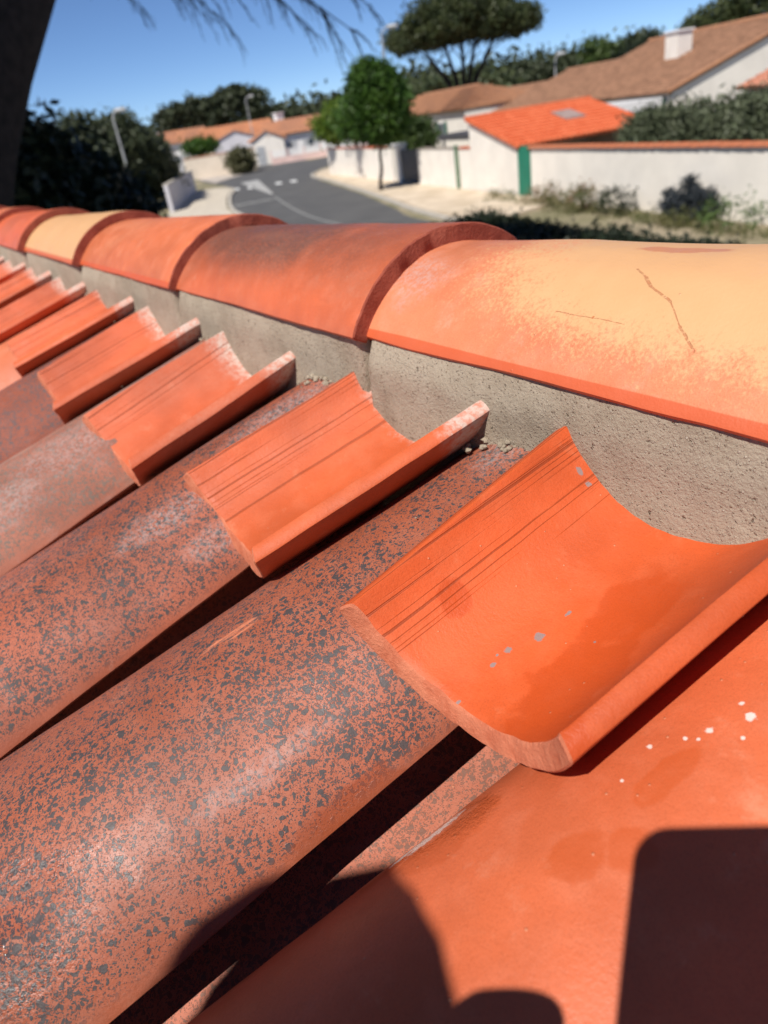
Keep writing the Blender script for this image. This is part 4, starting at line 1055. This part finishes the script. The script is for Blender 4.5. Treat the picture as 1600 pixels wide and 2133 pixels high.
mb = MB(); a = Vector((85.6, 34.0, 0)); b = Vector((82.3, 41.4, 0)); d = (b-a).normalized(); n = Vector((d.y, -d.x, 0)); n = n if n.dot(a) > 0 else -n
mb.prism([a, b, b+n*.25, a+n*.25], (0, 0, 2.2)); child(mb, 'wall_panel', M_cream, gw)
mb = MB(); mb.prism([a-n*.05, b-n*.05, b+n*.3, a+n*.3], (0, 0, .1)); mb.v = [(x, y, z+2.203) for x, y, z in mb.v]; child(mb, 'cap', M_roof_far, gw)
pf = empty('picket_fence', (83, 50, 0), 'white and red picket fence along the far kerb', 'fence')
a = Vector((86.5, 45.5, 0)); b = Vector((80.0, 55.5, 0)); d = (b-a).normalized()
mb = MB(); mb.prism([a, b, b + Vector((.2, .1, 0)), a + Vector((.2, .1, 0))], (0, 0, .7)); child(mb, 'base_wall', M_pink, pf)
for k in range(40):
    p = a + d*k*.29; m2 = MB(); m2.prism([p + Vector((0, 0, .703)), p + d*.16 + Vector((0, 0, .703)), p + d*.16 + Vector((.1, .05, .703)), p + Vector((.1, .05, .703))], (0, 0, .8)); child(m2, 'picket', M_whitecool if k % 7 else M_pink, pf)

# street lamps
def lamp(label, base, h, arm, az):
    e = empty('street_lamp', base, label, 'street lamp', 'street lamps'); d = Vector((math.cos(az), math.sin(az), 0))
    mb = MB(); mb.tube([(0, 0, 0), (0, 0, 1), (0, 0, h-.4), Vector((0, 0, h-.1)) + d*.15, Vector((0, 0, h)) + d*arm], [.11, .085, .06, .055, .045], 8); mb.build('pole', M_grey, e, 50)
    c = Vector((0, 0, h)) + d*(arm+.3); mb = MB(); mb.tube([c - d*.4, c - d*.3, c + d*.2, c + d*.4], [.05, .13, .14, .06], 8); mb.build('lamp_head', M_grey, e, 50)
lamp('street lamp standing over the shaded hedge at the left', (52.36, 16.85, 0), 6.3, .3, 2.2)
lamp('street lamp in front of the far umbrella pines', (98.2, 49.6, 0), 7.9, .5, 2.4)
lamp('street lamp rising behind the round tree', (48.15, 35.8, 0), 8.9, .5, 2.3)
lamp('street lamp above the brown roofs', (50.2, 55.72, 0), 6.0, .2, 2.3)

# ------------------------------------------------------------------ the photographer on a ladder at the eave, holding the phone
EYE = Vector((0, 0, H)); KR = Vector((-CR.x, CR.y, CR.z)); KU = Vector((-CU.x, CU.y, CU.z)); KF = Vector((-CF.x, CF.y, CF.z))
def ph(a, b, c=0.0): return EYE + KR*a + KU*b + KF*c
M_phone = mat_simple('phone_body', (.03, .03, .035), .35, .1, 20)
M_screen = mat_simple('phone_screen', (.01, .01, .012), .08, .1, 20)
def rounded(x0, x1, y0, y1, r, k=6):
    pts = []
    for cx, cy, a0 in ((x1-r, y1-r, 0), (x0+r, y1-r, 90), (x0+r, y0+r, 180), (x1-r, y0+r, 270)):
        for i in range(k+1):
            a = R(a0 + 90*i/k); pts.append((cx + r*math.cos(a), cy + r*math.sin(a)))
    return pts
phone = empty('phone', tuple(ph(-.0105, -.0525, -.008)), 'dark phone held up over the roof by the photographer', 'phone')
def pchild(mb, name, mat, root, sm=None):
    o = mb.build(name, mat, root, sm); o.location = -Vector(root.location); return o
mb = MB(); mb.prism([ph(x, y, -.0035) for x, y in rounded(-.046, .0255, -.126, .021, .011)], KF*-.0075); pchild(mb, 'body', M_phone, phone)
mb = MB(); mb.prism([ph(x, y, -.0113) for x, y in rounded(-.0435, .023, -.1235, .0185, .009)], KF*-.0006); pchild(mb, 'screen', M_screen, phone)
mb = MB(); mb.prism([ph(x, y, -.0014) for x, y in rounded(-.018, .0225, -.0225, .018, .009)], KF*-.002); pchild(mb, 'camera_bump', M_phone, phone)

M_skin = mat_simple('skin', (.50, .27, .19), .55, .06, 8)
M_shirt = mat_simple('navy_shirt', (.035, .045, .085), .9, .15, 14)
M_trous = mat_simple('work_trousers', (.12, .11, .10), .9, .15, 14)
M_hair = mat_simple('dark_hair', (.025, .017, .012), .6, .2, 30)
M_shoe = mat_simple('brown_shoe', (.07, .045, .03), .7, .15, 20)
def skinned(name, chains, roots, parent, mats, pick, lvl=2):
    """chains: list of point lists [(xyz, radius)], joined where points coincide; grown with a Skin modifier and baked"""
    verts = []; rad = []; edges = []; idx = {}
    def vid(p, r):
        k = tuple(round(c, 4) for c in p)
        if k not in idx: idx[k] = len(verts); verts.append(tuple(p)); rad.append(r)
        return idx[k]
    for ch in chains:
        ids = [vid(p, r) for p, r in ch]; edges += list(zip(ids[:-1], ids[1:]))
    me = bpy.data.meshes.new(name); me.from_pydata(verts, edges, [])
    o = bpy.data.objects.new(name, me); C.objects.link(o)
    o.modifiers.new('skin', 'SKIN').use_smooth_shade = True
    if not me.skin_vertices: me.skin_vertices.new()
    for i, sv in enumerate(me.skin_vertices[0].data):
        r = rad[i]; sv.radius = r if isinstance(r, tuple) else (r, r); sv.use_root = False
    for rp in roots: me.skin_vertices[0].data[idx[tuple(round(c, 4) for c in rp)]].use_root = True
    sub = o.modifiers.new('sub', 'SUBSURF'); sub.levels = sub.render_levels = lvl
    bpy.context.view_layer.update()
    ev = o.evaluated_get(bpy.context.evaluated_depsgraph_get()); out = bpy.data.meshes.new_from_object(ev)
    bpy.data.objects.remove(o); out.name = name; out.materials.clear()
    for m in mats: out.materials.append(m)
    for p in out.polygons: p.material_index = pick(p.center); p.use_smooth = True
    return link(name, out, parent)
B0 = Vector((.03, -.60, H-1.43))
person = empty('person', tuple(B0), 'person in a navy shirt leaning over the eave and holding up a phone', 'person')
def q(x, y, z): return tuple(Vector((x, y, z+H)) - B0)
def qv(v): return tuple(Vector(v) - B0)
pel = q(.03, -.60, -.52); chest = q(.03, -.51, -.08); neck = q(.022, -.44, .085)
lh = ph(-.112, -.074, -.016); rh = ph(.055, -.098, -.018)
chains = [[(pel, (.155, .115)), (q(.03, -.585, -.38), (.145, .11)), (q(.03, -.55, -.25), (.15, .115)), (chest, (.165, .12)), (q(.028, -.475, .03), (.11, .08)), (neck, .055), (q(.002, -.405, .108), (.062, .070)), (q(.000, -.365, .176), (.080, .092)), (q(.000, -.362, .240), (.080, .094)), (q(-.012, -.37, .298), (.050, .060))]]
for sx, sh, el, hd in ((1, (.215, -.475, .010), (.315, -.40, -.30), lh), (-1, (-.155, -.475, .010), (-.24, -.38, -.30), rh)):
    hdv = Vector(qv(hd)); e_ = Vector(q(*el)); wr = e_.lerp(hdv, .80)
    chains.append([(chest, (.165, .12)), (q(*sh), .062), (tuple(Vector(q(*sh)).lerp(e_, .5)), .050), (tuple(e_), .042), (tuple(e_.lerp(hdv, .4)), .040), (tuple(wr), .027), (tuple(hdv), (.034, .022))])
for sx in (.125, -.065):
    chains.append([(pel, (.155, .115)), (q(sx, -.605, -.62), .092), (q(sx, -.585, -.80), .078), (q(sx, -.575, -.97), .058), (q(sx, -.60, -1.15), .056), (q(sx, -.625, -1.33), .040), (q(sx, -.615, -1.385), .042)])
# five fingers per hand, rooted inside the palm, curling round the phone edge
roots = [pel]
for hd, s in ((lh, 1), (rh, -1)):
    for k, (dl, ln) in enumerate(((.030, .9), (.011, 1.0), (-.008, .95), (-.026, .75))):
        base = hd + KU*dl + KR*(s*.010)
        a = base + KF*(.016) + KR*(s*.012); b = a + KR*(s*.020*ln) + KF*.004; c = b + KR*(s*.016*ln) - KF*.006
        c = ph((c-EYE).dot(KR), (c-EYE).dot(KU), max((c-EYE).dot(KF), .004))
        chains.append([(qv(base), .010), (qv(a), .0095), (qv(b), .0085), (qv(c), .0072)]); roots.append(qv(base))
    base = hd + KU*.008 - KF*.012; a = base + KU*.012 + KR*s*.022 - KF*.008; b = a + KU*.006 + KR*s*.024 + KF*.002
    chains.append([(qv(base), .012), (qv(a), .0105), (qv(b), .0088)]); roots.append(qv(base))
def pick(c):
    w_ = Vector(c) + B0 - Vector((0, 0, H))
    if w_.z > .065 and abs(w_.x-.03) < .12 and w_.y > -.48 and w_.y < -.25: return 0
    if w_.y > -.26: return 0
    if w_.z < -.50: return 2
    return 1
body = skinned('body', chains, roots, person, (M_skin, M_shirt, M_trous), pick)
def lump_mesh(c, rx, ry, rz, nu=14, nv=10, cut=None):
    m = MB(); vs = []
    for j in range(nv+1):
        th = math.pi*j/nv
        for i in range(nu):
            a = 2*math.pi*i/nu; vs.append(Vector(c) + Vector((rx*math.sin(th)*math.cos(a), ry*math.sin(th)*math.sin(a), rz*math.cos(th))))
    m.add(vs, [(j*nu+i, (j+1)*nu+i, (j+1)*nu+(i+1) % nu, j*nu+(i+1) % nu) for j in range(nv) for i in range(nu)]); return m
hc = Vector(q(-.003, -.378, .241))
m = lump_mesh(hc, .089, .099, .096, 18, 12)
for i, v in enumerate(m.v):
    d = Vector(v)-hc
    if d.y > .035 and d.z < .045: d.y = .035 + (d.y-.035)*.2
    if d.z < -.01: d.z = -.01 + (d.z+.01)*.55; d.y -= .01
    m.v[i] = tuple(hc + d + Vector((noise.noise(d*40), noise.noise(d*40+Vector((3, 0, 0))), noise.noise(d*40+Vector((0, 7, 0)))))*.006)
m.build('hair', M_hair, person, 80)
for sx in (.03, -.03): lump_mesh(q(.000+sx, -.279, .207), .013, .010, .009).build('eye', mat_simple('eye_white', (.6, .58, .55), .2, .05, 5), person, 80)
m = MB(); m.tube([q(.000, -.280, .214), q(.000, -.266, .184), q(.000, -.256, .169), q(.000, -.272, .159)], [.008, .012, .016, .010], 8); m.build('nose', M_skin, person, 80)
m = MB(); m.tube([q(-.027, -.286, .137), q(.000, -.276, .135), q(.027, -.286, .137)], [.004, .009, .004], 6); m.build('mouth', mat_simple('lips', (.34, .13, .10), .5, .05, 5), person, 80)
for sx in (.083, -.083): lump_mesh(q(.000+sx*1.02, -.372, .191), .010, .019, .030).build('ear', M_skin, person, 80)
for sx in (.125, -.065):
    m = MB(); m.tube([q(sx, -.665, -1.395), q(sx, -.62, -1.385), q(sx, -.53, -1.398), q(sx, -.44, -1.405), q(sx, -.405, -1.408)], [.032, .042, .042, .038, .020], 10)
    m.build('shoe', M_shoe, person, 80)
lad = empty('ladder', (.03, -1.10, 0), 'aluminium ladder leaning on the eave under the photographer', 'ladder')
l0 = Vector((.03, -1.26, 0)); l1 = Vector((.03, -.185, H-.24)); ld = (l1-l0)
for sx in (-.20, .20):
    m = MB(); m.tube([l0 + Vector((sx, 0, 0)), l1 + Vector((sx, 0, 0)) + ld*.0], .022, 6); pchild(m, 'rail', M_grey, lad)
for k in range(1, 13):
    p_ = l0 + ld*(k/13.05); m = MB(); m.tube([p_ + Vector((-.2, 0, 0)), p_ + Vector((.2, 0, 0))], .015, 6); pchild(m, 'rung', M_grey, lad)

# ------------------------------------------------------------------ everything above was surveyed with x growing to the left: turn it to the right-handed world
FX = Matrix.Diagonal((-1, 1, 1, 1))
for me in list(bpy.data.meshes):
    if me.users: me.transform(FX); me.flip_normals()
for o in SC.objects:
    if o.type in ('MESH', 'EMPTY'): o.matrix_basis = FX @ o.matrix_basis @ FX
